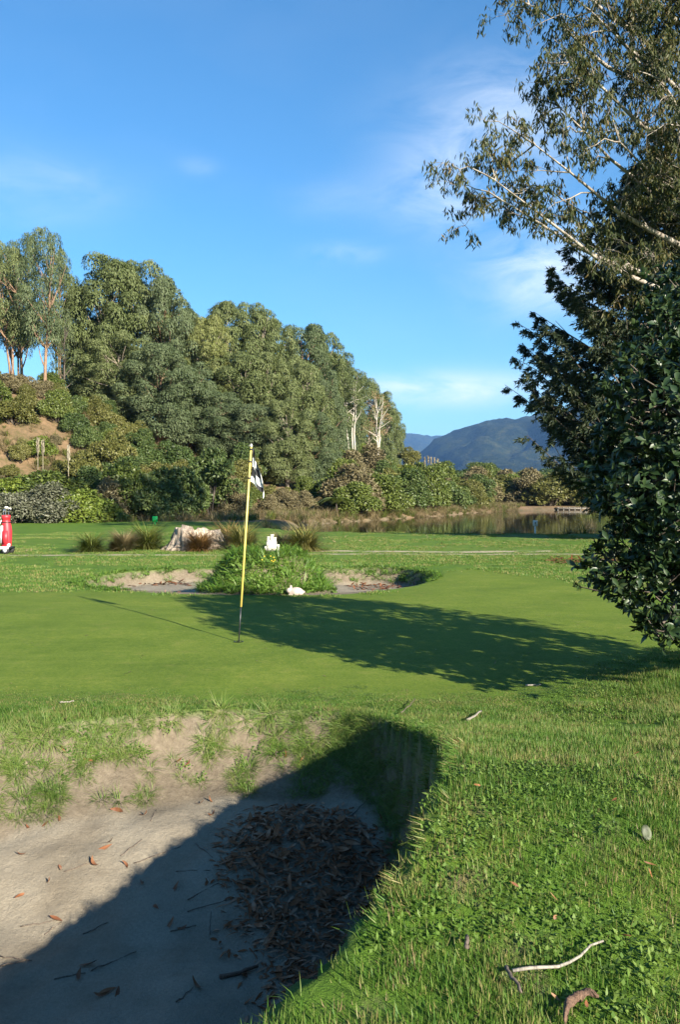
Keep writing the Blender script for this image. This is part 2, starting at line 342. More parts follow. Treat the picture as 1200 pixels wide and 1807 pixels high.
GREEN = smooth_poly([(-5.5, 7.5), (-3.2, 6.9), (-1.6, 6.95), (0, 7.05), (1.2, 6.9), (2.2, 7.6), (3.6, 9.2), (4.6, 11.5), (4.6, 14.5), (3.4, 17.2), (2.6, 18.4), (2.05, 16.6), (1.3, 14.6), (.3, 13.45),
                     (-1.2, 13.25), (-2.6, 13.4), (-4.4, 14.2), (-6.5, 13.6), (-8, 11.5), (-7.5, 9)], 2)
LAKE = smooth_poly([(-3.4, 44), (-1.5, 39), (2, 36.6), (6, 36), (10, 36.2), (16, 37), (30, 38), (60, 40), (130, 46), (160, 125), (60, 121), (33, 114), (22, 106), (14, 94), (11, 83), (4.7, 72), (-1.2, 61), (-3.2, 51)], 2)
HILL = smooth_poly([(-300, 20), (-60, 44), (-18, 49), (-12.8, 52), (-8, 53), (-4.5, 56), (-1.8, 61), (4.2, 72.5), (10.4, 83.5), (13, 95), (20.8, 107), (27, 132), (28, 170), (22, 230), (-20, 320), (-300, 320)], 2)
MOUND = (-1.27, 14.75)

def inside_box(poly, x, y, pad=3.0):
    lo = poly[:, :2].min(0) - pad; hi = poly[:, :2].max(0) + pad
    return (x > lo[0]) & (x < hi[0]) & (y > lo[1]) & (y < hi[1])
def sd_in(poly, x, y, pad=3.0, far=-1e3):
    x = np.asarray(x, float); y = np.asarray(y, float)
    out = np.full(x.shape, far); k = inside_box(poly, x, y, pad)
    if k.any(): out[k] = sdist(poly, x[k], y[k])
    return out
def terrain(x, y, full=False):
    x = np.atleast_1d(np.asarray(x, float)); y = np.atleast_1d(np.asarray(y, float))
    x, y = np.broadcast_arrays(x, y)
    dg = sd_in(GREEN, x, y); m_green = sstep(-.55, .25, dg + .12 * fbm(x * 3, y * 3, 3, 6))
    near = sstep(60, 25, np.hypot(x, y - 10))
    z = bank_z(x, y) + .10 * sstep(1.4, 3.2, x) * sstep(9, 6, y)
    z = z + near * (.035 * fbm(x * .35, y * .35, 3, 3) + (1 - m_green) * (.012 * fbm(x * 2.2, y * 2.2, 3, 5) + .006 * vnoise(x * 9, y * 9, 8)))
    z = z - .02 * sstep(10, 20, y)
    # grass bank between far bunkers and path, path dip
    z = z + .05 * np.exp(-((y - 21.6) / .9) ** 2) * sstep(-12, -2, x)
    # lake
    dl = sd_in(LAKE, x, y, 12.0); 
    # hillside
    dh = sd_in(HILL, x, y, 5.0)
    hz = 10.5 * sstep(0, 46, dh) + 4.6 * np.exp(-(((x + 32) / 10.5) ** 2 + ((y - 72) / 12) ** 2)) * sstep(2, 18, dh)
    hz = hz + sstep(3, 14, dh) * (1.1 * fbm(x * .12, y * .12, 4, 21) + .55 * fbm(x * .6, y * .6, 4, 23))
    z = z + np.where(dh > 0, hz, 0)
    far = sstep(116, 235, y) * 5.2 * (1 - sstep(300, 700, y)) + .0 * x
    z = np.maximum(z, far * np.where(dh > 0, 0, 1) + z * 0 - (1 - sstep(116, 130, y)) * 9)
    zl = -1.7
    k = sstep(-1.2, 1.8, dl + .35 * vnoise(x * .8, y * .8, 31)); z = z * (1 - k) + zl * k
    # near bunker
    d = sd_in(RIM, x, y, 1.5); dn = d + .035 * fbm(x * 3.3, y * 3.3, 3, 41)
    side = sstep(-.35, .3, x) * sstep(6.25, 5.7, y); side = np.maximum(side, sstep(3.2, 2.6, y))
    w = .62 * (1 - side) + .13 * side
    zf = -.50 - .28 * sstep(5.6, 4.2, y) + .030 * fbm(x * 2.6, y * 2.6, 3, 43) + .012 * fbm(x * 8, y * 8, 2, 45)
    t = np.clip(dn / w, 0, 1); prof = .32 * sstep(0, .16, t) + .68 * (1 - (1 - t) ** 1.6)
    z = np.where(dn > 0, z * (1 - prof) + zf * prof, z)
    z = np.where(dn > 0, z + .02 * np.sin(np.pi * t) * fbm(x * 6, y * 6, 3, 47), z)
    # far bunkers
    d2 = sd_in(RIM2, x, y, 1.5); dn2 = d2 + .05 * fbm(x * 2, y * 2, 3, 51)
    back = sstep(13.9, 15.6, y); dep = (.31 * sstep(-3, 0.2, x) + .24 * (1 - sstep(-3, .2, x))) * back + .05
    t2 = np.clip(dn2 / (.28 + .9 * (1 - back)), 0, 1)
    z = np.where(dn2 > 0, z - dep * sstep(0, 1, t2), z)
    # grassy mound
    r = np.hypot((x - MOUND[0]) / 1.12, (y - MOUND[1]) / 1.05); r = r + .07 * fbm(x * 2, y * 2, 3, 61)
    mz = .60 * (1 - sstep(.48, 1.03, r)) + .05 * (1 - sstep(0, .6, r)); 
    z = np.where(r < 1.05, np.maximum(z, z * .25 + mz), z)
    if not full: return z
    a = {}
    a['green'] = m_green * (dn2 < 0)
    a['soil'] = sstep(-.03, .03, dn) * 1.0
    a['soil'] = np.maximum(a['soil'], np.maximum(sstep(.0, .08, dn2), .6 * (r < 1.0)))
    a['sand'] = sstep(.82, 1.06, t + .12 * fbm(x * 5, y * 5, 3, 71)) * (dn > 0)
    a['sand'] = np.maximum(a['sand'], sstep(.7, 1.0, t2) * (dn2 > 0) * sstep(1.0, 1.08, r))
    yc = 22.9 + .35 * vnoise(x * .15, x * 0, 81)
    a['path'] = 1.25 * np.exp(-((y - yc) / (.34 + .25 * sstep(5, 9, x))) ** 2) * (x > -9)
    a['path'] = np.maximum(a['path'], 1.2 * np.exp(-((y - yc - 1.3) / .30) ** 2) * (x > -.8) * (x < 6))
    a['hill'] = sstep(.0, 2.5, dh + .6 * fbm(x * .5, y * .5, 3, 83))
    a['mud'] = .8 * sstep(-.75, -.1, dl + .4 * fbm(x * .5, y * .5, 3, 85)) * (y > 52)
    a['hill'] = np.maximum(a['hill'], sstep(-9, -5, dl + 1.5 * fbm(x * .3, y * .3, 2, 87)) * (y > 50))
    a['bare'] = 1.0 * sstep(9, 7, y) * (1 - m_green) + .35 * (y > 19) * (y < 34)
    a['_dn'] = dn; a['_t'] = t; a['_dn2'] = dn2; a['_t2'] = t2; a['_dg'] = dg; a['_dl'] = dl; a['_dh'] = dh; a['_r'] = r
    return z, a
def axis(segs, lo, hi, g):
    v = np.concatenate([np.arange(a, b - 1e-6, s) for a, b, s in segs] + [[segs[-1][1]]])
    s = segs[-1][2]; x = v[-1]; up = []
    while x < hi: s *= g; x += s; up.append(x)
    s = segs[0][2]; x = v[0]; dn = []
    while x > lo: s *= g; x -= s; dn.append(x)
    return np.concatenate([dn[::-1], v, up])
gx = axis([(-5.2, -3.0, .07), (-3.0, 1.2, .042), (1.2, 4.2, .07)], -6500, 6500, 1.075)
gy = axis([(1.0, 7.0, .045), (7.0, 13.2, .12), (13.2, 19.4, .075), (19.4, 25, .14)], -400, 9500, 1.055)
GX, GY = np.meshgrid(gx, gy); GZ, ATT = terrain(GX.ravel(), GY.ravel(), True)
GV = np.stack([GX.ravel(), GY.ravel(), GZ], -1); nx, ny = len(gx), len(gy)
def grid_at(field, x, y):
    x = np.atleast_1d(np.asarray(x, float)); y = np.atleast_1d(np.asarray(y, float)); f_ = field.reshape(ny, nx)
    i = np.clip(np.searchsorted(gx, x) - 1, 0, nx - 2); j = np.clip(np.searchsorted(gy, y) - 1, 0, ny - 2)
    u = (x - gx[i]) / (gx[i + 1] - gx[i]); v = (y - gy[j]) / (gy[j + 1] - gy[j])
    return (f_[j, i] * (1 - u) + f_[j, i + 1] * u) * (1 - v) + (f_[j + 1, i] * (1 - u) + f_[j + 1, i + 1] * u) * v
def zg(x, y): return grid_at(GZ, x, y)
def Hs(x, y): return float(zg(x, y)[0])
def normal_at(x, y, e=.04):
    x = np.atleast_1d(x); y = np.atleast_1d(y)
    return unit(np.stack([zg(x - e, y) - zg(x + e, y), zg(x, y - e) - zg(x, y + e), np.full(x.shape, 2 * e)], -1))
def hit(px, py, y0=1.3, y1=60.0):
    """the place on the ground that the photograph shows at this pixel"""
    ys = np.geomspace(y0, y1, 2500); xs = (px - HX) / F * ys; zs = CAMZ + (HY - py) / F * ys
    k = np.argmax(zs < zg(xs, ys)); return xs[k], ys[k]
def zpix(py, y): return CAMZ + (HY - py) / F * y
def xpix(px, y): return (px - HX) / F * y

ii = (np.arange(ny - 1)[:, None] * nx + np.arange(nx - 1)[None]).ravel()
QF = np.stack([ii, ii + 1, ii + 1 + nx, ii + nx], -1)
fm = lambda a: a[QF].mean(1)
zone = np.zeros(len(QF), int)
zone[fm(ATT['_dg']) > 0] = 1
zone[fm(ATT['_dh']) > 0] = 5
zone[fm(ATT['path']) > .45] = 4
zone[(fm(ATT['_dn']) > 0)] = 2
zone[(fm(ATT['_dn2']) > 0) & (fm(ATT['_r']) > 1.0)] = 3
zone[(fm(ATT['_r']) < 1.0)] = 6
for zi, (nm, lab) in enumerate([('ground', 'mown grass of the golf course'), ('putting_green', 'smooth short putting green around the flagstick'), ('sand_bunker', 'deep sand bunker with grassy eroded wall'),
                                ('sand_bunker', 'shallow sand bunker wrapping round the grassy mound'), ('path', 'worn gravel path crossing the grass'), ('hillside', 'brown earth bank rising under the trees'),
                                ('mound', 'grassy mound with a white castle on top')]):
    fs = QF[zone == zi]; u, inv = np.unique(fs, return_inverse=True)
    o = MB().add(GV[u], inv.reshape(-1, 4)).obj(nm, M['ground'])
    tag(o, lab, kind='structure')
    for k in ('green', 'soil', 'sand', 'path', 'hill', 'mud', 'bare'):
        at = o.data.attributes.new(k, 'FLOAT', 'POINT'); at.data.foreach_set('value', ATT[k][u].astype(np.float32))

# water
def water():
    m, t = mat_new('still_water'); P = t.n('ShaderNodeNewGeometry').outputs['Position']
    mp = t.n('ShaderNodeMapping', ins={'Vector': P, 'Scale': (.7, 2.0, 1)}).outputs[0]
    bp = t.n('ShaderNodeBump', ins={'Strength': .05, 'Distance': .05, 'Height': t.noise(mp, 1.2, 4)})
    b = t.n('ShaderNodeBsdfPrincipled', ins={'Base Color': (.014, .016, .011, 1), 'Roughness': .04, 'IOR': 1.33, 'Normal': bp.outputs[0]})
    t.n('ShaderNodeOutputMaterial', ins={'Surface': b.outputs[0]})
    xs = np.linspace(-6, 170, 60); ys = np.linspace(34, 130, 40); X, Y = np.meshgrid(xs, ys)
    i = (np.arange(39)[:, None] * 60 + np.arange(59)[None]).ravel()
    o = MB().add(np.stack([X.ravel(), Y.ravel(), np.full(X.size, -.50)], -1), np.stack([i, i + 1, i + 61, i + 60], -1)).obj('water', m)
    tag(o, 'still dark lake water reflecting the bushes', kind='structure')
water()

# distant forested ranges
def ranges():
    m, t = mat_new('forested_range'); P = t.n('ShaderNodeNewGeometry').outputs['Position']
    nz = t.math('ADD', t.math('MULTIPLY', t.noise(P, .008, 6, .7), .5), t.math('MULTIPLY', t.noise(P, .03, 5, .8), .5))
    col = t.ramp(nz, [(.36, (.006, .011, .007)), (.50, (.020, .029, .013)), (.64, (.062, .066, .027))])  # lightest tone puts sunlit ridges into the forest colour, scattered by noise
    bp = t.n('ShaderNodeBump', ins={'Strength': 1.0, 'Distance': 26.0, 'Height': t.noise(P, .045, 5, .75)})
    b = t.n('ShaderNodeBsdfPrincipled', ins={'Base Color': col, 'Roughness': .95, 'Specular IOR Level': .05, 'Normal': bp.outputs[0]})
    t.n('ShaderNodeOutputMaterial', ins={'Surface': b.outputs[0]})
    for nm, lab, Y0, Y1, prof, nxr, seed in (
        ('mountain', 'long forested mountain in blue haze', 2300, 4300, [(-600, 850), (640, 850), (735, 806), (765, 774), (800, 756), (850, 748), (905, 740), (960, 729), (1040, 712), (1150, 690), (1400, 700), (2300, 760)], 420, 5),
        ('mountain', 'low pale blue range far behind the forested mountain', 6500, 8600, [(-600, 800), (640, 772), (700, 767), (745, 765), (790, 775), (900, 790), (1500, 800), (2300, 800)], 200, 9)):
        px = np.linspace(-600, 2300, nxr); top = np.interp(px, [p for p, _ in prof], [q for _, q in prof])
        v = np.linspace(0, 1.35, 110); PX, Vv = np.meshgrid(px, v)
        Yc = Y0 + (Y1 - Y0) * Vv; X = (PX - HX) / F * Y1
        Hh = (HY - np.interp(PX, px, top)) / F * Y1
        k = Y1 / 4300.0
        rid = 1 - np.abs(fbm(X / 430 / k + .5 * Vv, Yc / 1100 / k, 5, seed)) * 2.0
        sh = np.where(Vv < 1, sstep(0, 1.02, Vv) ** .8, 1 - .4 * (Vv - 1) / .35)
        Z = Hh * sh * (1 + .75 * np.minimum(rid - .86, .04) * np.sin(np.pi * np.clip(Vv, 0, 1))) + k * (30 * fbm(X / 150, Yc / 150, 4, seed + 3) + 5 * vnoise(X / 26, Yc / 26, seed + 8)) * sstep(0, .15, Vv)
        i = (np.arange(109)[:, None] * nxr + np.arange(nxr - 1)[None]).ravel()
        o = MB().add(np.stack([X.ravel(), Yc.ravel(), Z.ravel() - 3], -1), np.stack([i, i + 1, i + 1 + nxr, i + nxr], -1)).obj(nm, m)
        tag(o, lab, kind='structure')
ranges()

# ------------------------------------------------------------------ scatter (uncountable growth)
def scatter(name, label, protos, P, rot, sc, idx):
    coll = bpy.data.collections.new(name + '_pieces')
    for i, me in enumerate(protos):
        coll.objects.link(bpy.data.objects.new('%s_piece_%03d' % (name, i), me))
    me = bpy.data.meshes.new(name); n = len(P); me.vertices.add(n); me.vertices.foreach_set('co', np.asarray(P, np.float32).ravel())
    for nm, ty, dat, key in (('rot', 'FLOAT_VECTOR', rot, 'vector'), ('scl', 'FLOAT_VECTOR', sc, 'vector'), ('idx', 'INT', idx, 'value')):
        a = me.attributes.new(nm, ty, 'POINT'); a.data.foreach_set(key, np.asarray(dat, np.int32 if ty == 'INT' else np.float32).ravel())
    o = link(name, me); tag(o, label, name.replace('_', ' ').split(' ')[-1] if False else 'grass', kind='stuff')
    g = bpy.data.node_groups.new(name + '_scatter', 'GeometryNodeTree')
    g.interface.new_socket('Geometry', in_out='INPUT', socket_type='NodeSocketGeometry'); g.interface.new_socket('Geometry', in_out='OUTPUT', socket_type='NodeSocketGeometry')
    N = g.nodes; gi = N.new('NodeGroupInput'); go = N.new('NodeGroupOutput'); ip = N.new('GeometryNodeInstanceOnPoints')
    ci = N.new('GeometryNodeCollectionInfo'); ci.inputs[0].default_value = coll; ci.inputs['Separate Children'].default_value = True; ci.inputs['Reset Children'].default_value = True
    def attr(nm, ty):
        a = N.new('GeometryNodeInputNamedAttribute'); a.data_type = ty; a.inputs[0].default_value = nm; return a.outputs[0]
    e = N.new('FunctionNodeEulerToRotation'); L = g.links.new
    L(attr('rot', 'FLOAT_VECTOR'), e.inputs[0]); L(e.outputs[0], ip.inputs['Rotation']); L(attr('scl', 'FLOAT_VECTOR'), ip.inputs['Scale'])
    L(attr('idx', 'INT'), ip.inputs['Instance Index']); ip.inputs['Pick Instance'].default_value = True
    L(gi.outputs[0], ip.inputs['Points']); L(ci.outputs[0], ip.inputs['Instance']); L(ip.outputs[0], go.inputs[0])
    md = o.modifiers.new('scatter', 'NODES'); md.node_group = g
    return o
def euler_from(nrm, yaw):
    """tilt local z onto the normal after a yaw (xyz euler)"""
    out = []
    for n_, a in zip(nrm, yaw):
        q = Vector((0, 0, 1)).rotation_difference(Vector(n_)) @ Matrix.Rotation(a, 3, 'Z').to_quaternion()
        out.append(q.to_euler('XYZ')[:])
    return np.array(out).reshape(-1, 3)
def yaws(n): return rng.uniform(0, 2 * np.pi, n)
def patch(n, size, h, w, mat, spread=.5, name='grass_patch', extra=None):
    mb = MB(); P = np.c_[rng.uniform(-size / 2, size / 2, (n, 2)), np.full(n, -.004)]
    a = yaws(n); tilt = np.abs(rng.normal(0, spread, n)); D = np.c_[np.cos(a) * np.sin(tilt), np.sin(a) * np.sin(tilt), np.cos(tilt)]
    Nn = np.c_[np.cos(a), np.sin(a), -np.tan(np.clip(tilt, 0, 1.3))]
    mb.cards(*T_BLADE, P, D, -Nn + .3 * rdir(n), h * rng.uniform(.45, 1.3, n), w * rng.uniform(.7, 1.3, n))
    return mb.mesh(name, mat, False)
def tuft(n, h, w, mat, spread=.55, base=.02, bend=.32, name='grass_tuft'):
    tv = [list(v) for v in T_BLADE[0]]; tv[4] = [0, .92, bend * 1.4]; tv[2][2] = tv[3][2] = bend * .22
    mb = MB(); a = yaws(n); r = base * np.sqrt(rng.uniform(0, 1, n)); P = np.c_[np.cos(a) * r, np.sin(a) * r, np.full(n, -.01)]
    tilt = np.abs(rng.normal(0, spread, n)); a2 = a + rng.normal(0, .5, n)
    D = np.c_[np.cos(a2) * np.sin(tilt), np.sin(a2) * np.sin(tilt), np.cos(tilt)]; H = np.c_[np.cos(a2), np.sin(a2), -.6 * np.ones(n)]
    S = np.cross(D, H); Nn = H
    mb.cards(tv, T_BLADE[1], P, D, Nn, h * rng.uniform(.5, 1.15, n), w * rng.uniform(.7, 1.3, n))
    return mb.mesh(name, mat, False)
def weedy(n, size, mat, L=.018, name='weed_leaf_patch'):
    mb = MB(); P = np.c_[rng.uniform(-size / 2, size / 2, (n, 2)), rng.uniform(.003, .022, n)]
    D = rdir(n); D[:, 2] = np.abs(D[:, 2]) * .5 + .1; Nn = rdir(n) * .4 + [0, 0, 1]
    mb.cards(*T_DIAM, P, D, Nn, L * rng.uniform(.6, 1.5, n), L * .6 * rng.uniform(.7, 1.2, n)); return mb.mesh(name, mat, False)
def grid_pts(x0, x1, y0, y1, s):
    X, Y = np.meshgrid(np.arange(x0, x1, s), np.arange(y0, y1, s)); X = X.ravel() + rng.uniform(-.5, .5, X.size) * s; Y = Y.ravel() + rng.uniform(-.5, .5, Y.size) * s
    return X, Y
def in_view(X, Y, pad=60): px = HX + X / Y * F; return (Y > .5) & (px > -pad) & (px < 1200 + pad)
def do_scatter(name, label, protos, X, Y, scl, idx=None, up=0.0, lift=0.0):
    n = len(X); Nn = normal_at(X, Y); Nn = unit(Nn * (1 - up) + np.array([0, 0, up]))
    s = np.asarray(scl, float); s = np.repeat(s[:, None], 3, 1) if s.ndim == 1 else s
    if idx is None: idx = rng.integers(0, len(protos), n)
    return scatter(name, label, protos, np.c_[X, Y, zg(X, Y) + lift], euler_from(Nn, yaws(n)), s, idx)

# foreground rough
P_short = [patch(110, .13, .034, .0032, M['grass'], 1.2) for _ in range(6)] + [patch(40, .13, .032, .0030, M['straw'], 1.3)] + [weedy(26, .10, M['clover']) for _ in range(3)]
X, Y = grid_pts(-4.5, 6.0, .9, 8.8, .062); k = in_view(X, Y, 700) | (Y < 3.2); X, Y = X[k], Y[k]
_, A = terrain(X, Y, True)
bare = fbm(X * 1.7, Y * 1.7, 4, 91) + .5 * fbm(X * 6, Y * 6, 2, 92)
k = (A['_dn'] < -.01) & (rng.random(len(X)) > sstep(-.5, .3, A['_dg'])) & (bare < .30 + .28 * rng.random(len(X))); X, Y = X[k], Y[k]; A = {q: v[k] for q, v in A.items()}
hz = (.22 + .78 * sstep(-.05, -1.1, A['_dg'])) * (1 + .35 * fbm(X * 2.2, Y * 2.2, 3, 93)) * (1 + .9 * sstep(1.7, 3.0, X) * sstep(5, 6.5, Y) + .25 * sstep(-.3, -.02, A['_dn']))
weed = (fbm(X * 1.1, Y * 1.1, 2, 95) + .45 * sstep(.3, 1.0, X) * sstep(3.4, 2.2, Y) > .30) & (rng.random(len(X)) < .55)
idx = np.where(weed, rng.integers(7, 10, len(X)), np.where(rng.random(len(X)) < .09, 6, rng.integers(0, 6, len(X))))
do_scatter('rough_grass', 'short rough grass on the bank beside the bunker', P_short, X, Y, np.c_[np.ones(len(X)), np.ones(len(X)), hz], idx)
# taller strands: bunker edge and right-hand bank
P_tuft = [tuft(22, .075, .0034, M['grass_long'], .9, .03) for _ in range(5)]
P_dense = [tuft(60, .15, .0042, M['grass_long'], .85, .045, .75) for _ in range(5)]
P_lush = [tuft(34, .15, .0065, M['lush'], .75, .03, .5) for _ in range(5)]
X, Y = grid_pts(-3.2, 4.6, 1.5, 8.2, .10); _, A = terrain(X, Y, True)
pr = .95 * ((A['_dn'] < .03) & (A['_dn'] > -.10)) * (.35 + .65 * (X > .2)) + .8 * sstep(1.7, 2.6, X) * sstep(5.2, 6.4, Y) * (A['_dg'] < 0) + .16 * (A['_dg'] < -.3) * (A['_dn'] < 0)
k = (rng.random(len(X)) < pr) & in_view(X, Y, 80); X, Y = X[k], Y[k]
do_scatter('long_grass', 'longer grass strands fringing the bunker lip', P_tuft, X, Y, rng.uniform(.55, 1.15, len(X)), None, .5)
# bunker wall
X, Y = grid_pts(-3.4, .8, 2.0, 6.6, .034); _, A = terrain(X, Y, True)
dens = fbm(X * 2.3, Y * 2.3 + 4, 3, 101); right = sstep(-.25, .3, X)
pr = (A['_dn'] > 0) * (A['_t'] < .80 + .15 * right) * np.clip(.55 + 1.6 * dens + .6 * right + .30 * (A['_t'] < .25), 0.06, .95)
k = (rng.random(len(X)) < pr) & in_view(X, Y, 60); X, Y = X[k], Y[k]
do_scatter('wall_grass', 'grass tufts hanging on the eroded bunker wall', P_dense + [weedy(40, .12, M['clover'], .024)], X, Y, rng.uniform(.32, .85, len(X)) * np.where(X > .1, .65, 1.0), np.where(rng.random(len(X)) < .10, 5, rng.integers(0, 5, len(X))), .15)
# the steep right-hand wall
k = rng.integers(0, len(RIM), 1500); q = np.roll(RIM, -1, 0)[k] - RIM[k]; nrm = unit(np.c_[q[:, 1], -q[:, 0]]); P2 = RIM[k] + q * rng.random((1500, 1)); inw = rng.uniform(0, .17, 1500)
sgn = np.sign(sdist(RIM, *(P2 + nrm * .02).T)); X, Y = (P2 + nrm * (sgn * inw)[:, None]).T; k = (X > -.02) & (Y > 2.2) & (Y < 6.3); X, Y = X[k], Y[k]
do_scatter('wall_grass', 'grass hanging on the steep shaded bunker wall', P_dense, X, Y, rng.uniform(.35, .75, len(X)), None, .1)
# far bunkers and mound
X, Y = grid_pts(-5.2, 2.2, 13.2, 19.4, .085); _, A = terrain(X, Y, True)
wall = (A['_dn2'] > -.05) * (A['_t2'] < .8) * (Y > 15.6) * (A['_r'] > 1.0) * (.45 + 1.2 * (X > -.6) + .5 * fbm(X * 1.5, Y * 1.5, 2, 111))
edge_l = (np.abs(A['_dn2']) < .16) * (X < -3.6) * .7
md = (A['_r'] < 1.04) * np.clip(1.2 + .6 * fbm(X * 2.1, Y * 2.1 + 2, 3, 113), 0, 1)
k = rng.random(len(X)) < np.maximum(np.maximum(wall, md * 1.0), edge_l); X, Y = X[k], Y[k]; r_ = A['_r'][k]
do_scatter('lush_grass', 'lush green grass on the mound and far bunker walls', P_lush + [weedy(60, .20, M['clover'], .05)], X, Y, rng.uniform(.8, 1.7, len(X)) * np.where(r_ < 1.05, 1.10, .62), np.where(rng.random(len(X)) < .2, 5, rng.integers(0, 5, len(X))), .35)
# mid-distance rough
P_mid = [patch(60, .34, .045, .012, M['grass'], .7) for _ in range(5)]
X, Y = grid_pts(-17, 17, 13.6, 36, .22); _, A = terrain(X, Y, True)
k = in_view(X, Y, 40) & (A['_dg'] < -.05) & (A['_dn2'] < -.02) & (A['_r'] > 1.02) & (A['_dl'] < -.8) & (A['path'] < .25) & (fbm(X * .8, Y * .8, 3, 117) + .25 * (Y < 24) > .0)
X, Y = X[k], Y[k]
do_scatter('fairway_grass', 'mown rough beyond the green', P_mid, X, Y, np.c_[np.ones(len(X)), np.ones(len(X)), rng.uniform(.4, .9, len(X))])
# dry rank grass at the water's edge and at the foot of the hillside
P_dry = [tuft(40, .55, .016, M['straw'], .5, .12, .4) for _ in range(4)] + [tuft(40, .5, .02, M['sedge'], .5, .12, .4) for _ in range(2)]
X, Y = grid_pts(-31, 40, 34, 117, .40); _, A = terrain(X, Y, True); zz = terrain(X, Y)
nearedge = (np.abs(A['_dl'] + .1) < .9) * (Y < 46) * (X > -4) * (.45 + .55 * sstep(2, 6, X)); foot = (A['_dh'] > -2.2) * ((A['_dh'] < 7) | ((X < -13) & (A['_dh'] < 30) & (fbm(X * .5, Y * .5, 3, 88) > -.05))) * (zz > -.52) * np.where(X > -4, .85, .30)
k = in_view(X, Y, 40) & (rng.random(len(X)) < np.maximum(nearedge, foot)); X, Y = X[k], Y[k]
do_scatter('dry_grass', 'dry straw coloured rank grass along the lake edge', P_dry, X, Y, rng.uniform(.6, 1.3, len(X)) * np.where(Y > 50, 1.3, 1.05), None, .8)

# ------------------------------------------------------------------ trees
def limb_path(a, b, k=6, sag=0.0, wob=.06):
    a = np.array(a, float); b = np.array(b, float); t = np.linspace(0, 1, k)[:, None]; L = np.linalg.norm(b - a)
    p = a + (b - a) * t; p[:, 2] += sag * L * np.sin(np.pi * t[:, 0]); p[1:-1] += rng.normal(0, wob * L / k * 1.5, (k - 2, 3)); return p
def leaf_lobe(mb, c, r, n, L, W, droop=.5, tmpl=T_DIAM, flat=.75, up=.25):
    d = rdir(n); d[:, 2] = np.where(d[:, 2] < -.6, -d[:, 2] * .7, d[:, 2]); d = unit(d)
    rad = rng.uniform(.55, 1.0, n) ** .6
    P = np.array(c) + d * rad[:, None] * r * np.array([1, 1, flat])
    D = unit(.6 * rdir(n) + .5 * d + np.array([0, 0, -droop])); Nn = d + .38 * rdir(n) + np.array([0, 0, up])
    mb.cards(*tmpl, P, D, Nn, L * rng.uniform(.6, 1.3, n), W * rng.uniform(.6, 1.3, n))
def gum_tree(seed, mat, bark, base=.16, rad=4.6, nl=100, per=620, lr=(.8, 1.75), nst=1, leafL=.29):
    """one gum tree 20 m tall: (trunk mesh, crown mesh)"""
    global rng
    keep = rng; rng = np.random.default_rng(seed)
    H = 20.0; tr = MB(); cr = MB(); tips = []
    for s_ in range(nst):
        off = rng.normal(0, .6, 2) if nst > 1 else np.zeros(2); lean = rng.normal(0, .9, 2)
        z = np.linspace(-.5, H * rng.uniform(.82, .93), 9); p = np.c_[off[0] + lean[0] * (np.maximum(z, 0) / H) ** 1.3 + .15 * np.sin(z * .6 + seed), off[1] + lean[1] * (np.maximum(z, 0) / H) ** 1.3, z]
        tr.tube(p, np.linspace(.34, .05, 9) / math.sqrt(nst), 7); tips.append(p)
    for i in range(nl):
        t = base + (1 - base) * (i + rng.uniform(0, 1)) / nl; u = (t - base) / (1 - base)
        env = rad * (min(1, .60 + 1.0 * u) if base < .35 else min(1, .5 + 1.6 * u)) * math.sqrt(max(.02, 1 - max(0, (u - .50) / .52) ** 2)); a = rng.uniform(0, 2 * np.pi); rr = env * rng.uniform(.45, 1.0)
        r = rng.uniform(*lr) * (1 - .25 * u); c = np.array([rr * math.cos(a), rr * math.sin(a), t * H - r * .5])
        leaf_lobe(cr, c, r, int(per * (r / 1.4) ** 2), leafL * 1.35, leafL * .40, 1.15, T_DIAM, 1.2)
        p = tips[rng.integers(nst)]; j = min(8, max(1, int((t * .80) * 9)))
        if i % 2 == 0 and rr > 1.0: tr.tube(limb_path(p[j], c + [0, 0, -.2], 5, -.04), np.linspace(.12, .03, 5) * (1.3 - .6 * u), 5, False)
    rng = keep
    return tr.mesh('trunk', bark), cr.mesh('crown', mat, False)
def plant_tree(proto, px, Y, top, wpx, name, label, cat, group, zbase=None, href=20.0, rref=4.9, sink=.3):
    x = xpix(px, Y); zb = Hs(x, Y) - sink if zbase is None else zbase
    h = (zpix(top, Y) - zb) / href; w = 1.14 * wpx / 2 / F * Y / rref
    e = empty(name, (x, Y, zb), label, cat, group, rng.uniform(0, 6.28), (w, w * rng.uniform(.9, 1.1), h))
    for nm, me in zip(('trunk', 'crown'), proto): link(nm, me, e)
    return e
G = {'dense1': gum_tree(1, M['euc'], M['bark_pale']), 'dense2': gum_tree(2, M['euc_b'], M['bark_red']), 'dense3': gum_tree(3, M['euc'], M['bark_pale'], .10),
     'yell': gum_tree(4, M['euc_y'], M['bark_pale'], .2), 'high1': gum_tree(5, M['euc_b'], M['bark_red'], .40, 4.4, 58, 330), 'high2': gum_tree(6, M['euc'], M['bark_red'], .42, 4.2, 54, 300, nst=2),
     'thin': gum_tree(7, M['euc_b'], M['bark_dark'], .30, 3.6, 28, 190, (.8, 1.3)), 'white': gum_tree(8, M['euc'], M['bark_white'], .52, 4.6, 48, 380, nst=3), 'dead': gum_tree(9, M['dead'], M['bark_white'], .34, 4.2, 34, 80, (.8, 1.4), nst=2)}
gA = 'tall gums on top of the brown bank'; lA = 'tall eucalyptus with high crown and bare trunk on top of the brown bank'
for px, Y, top, w, k in ((8, 78, 430, 95, 'high2'), (38, 84, 418, 80, 'high1'), (78, 77, 405, 92, 'high1'), (-35, 80, 425, 110, 'high1'), (20, 90, 440, 90, 'high2'), (98, 88, 438, 60, 'high2'), (-80, 82, 420, 120, 'high2')):
    plant_tree(G[k], px, Y, top, w, 'eucalyptus_tree', lA, 'tree', gA)
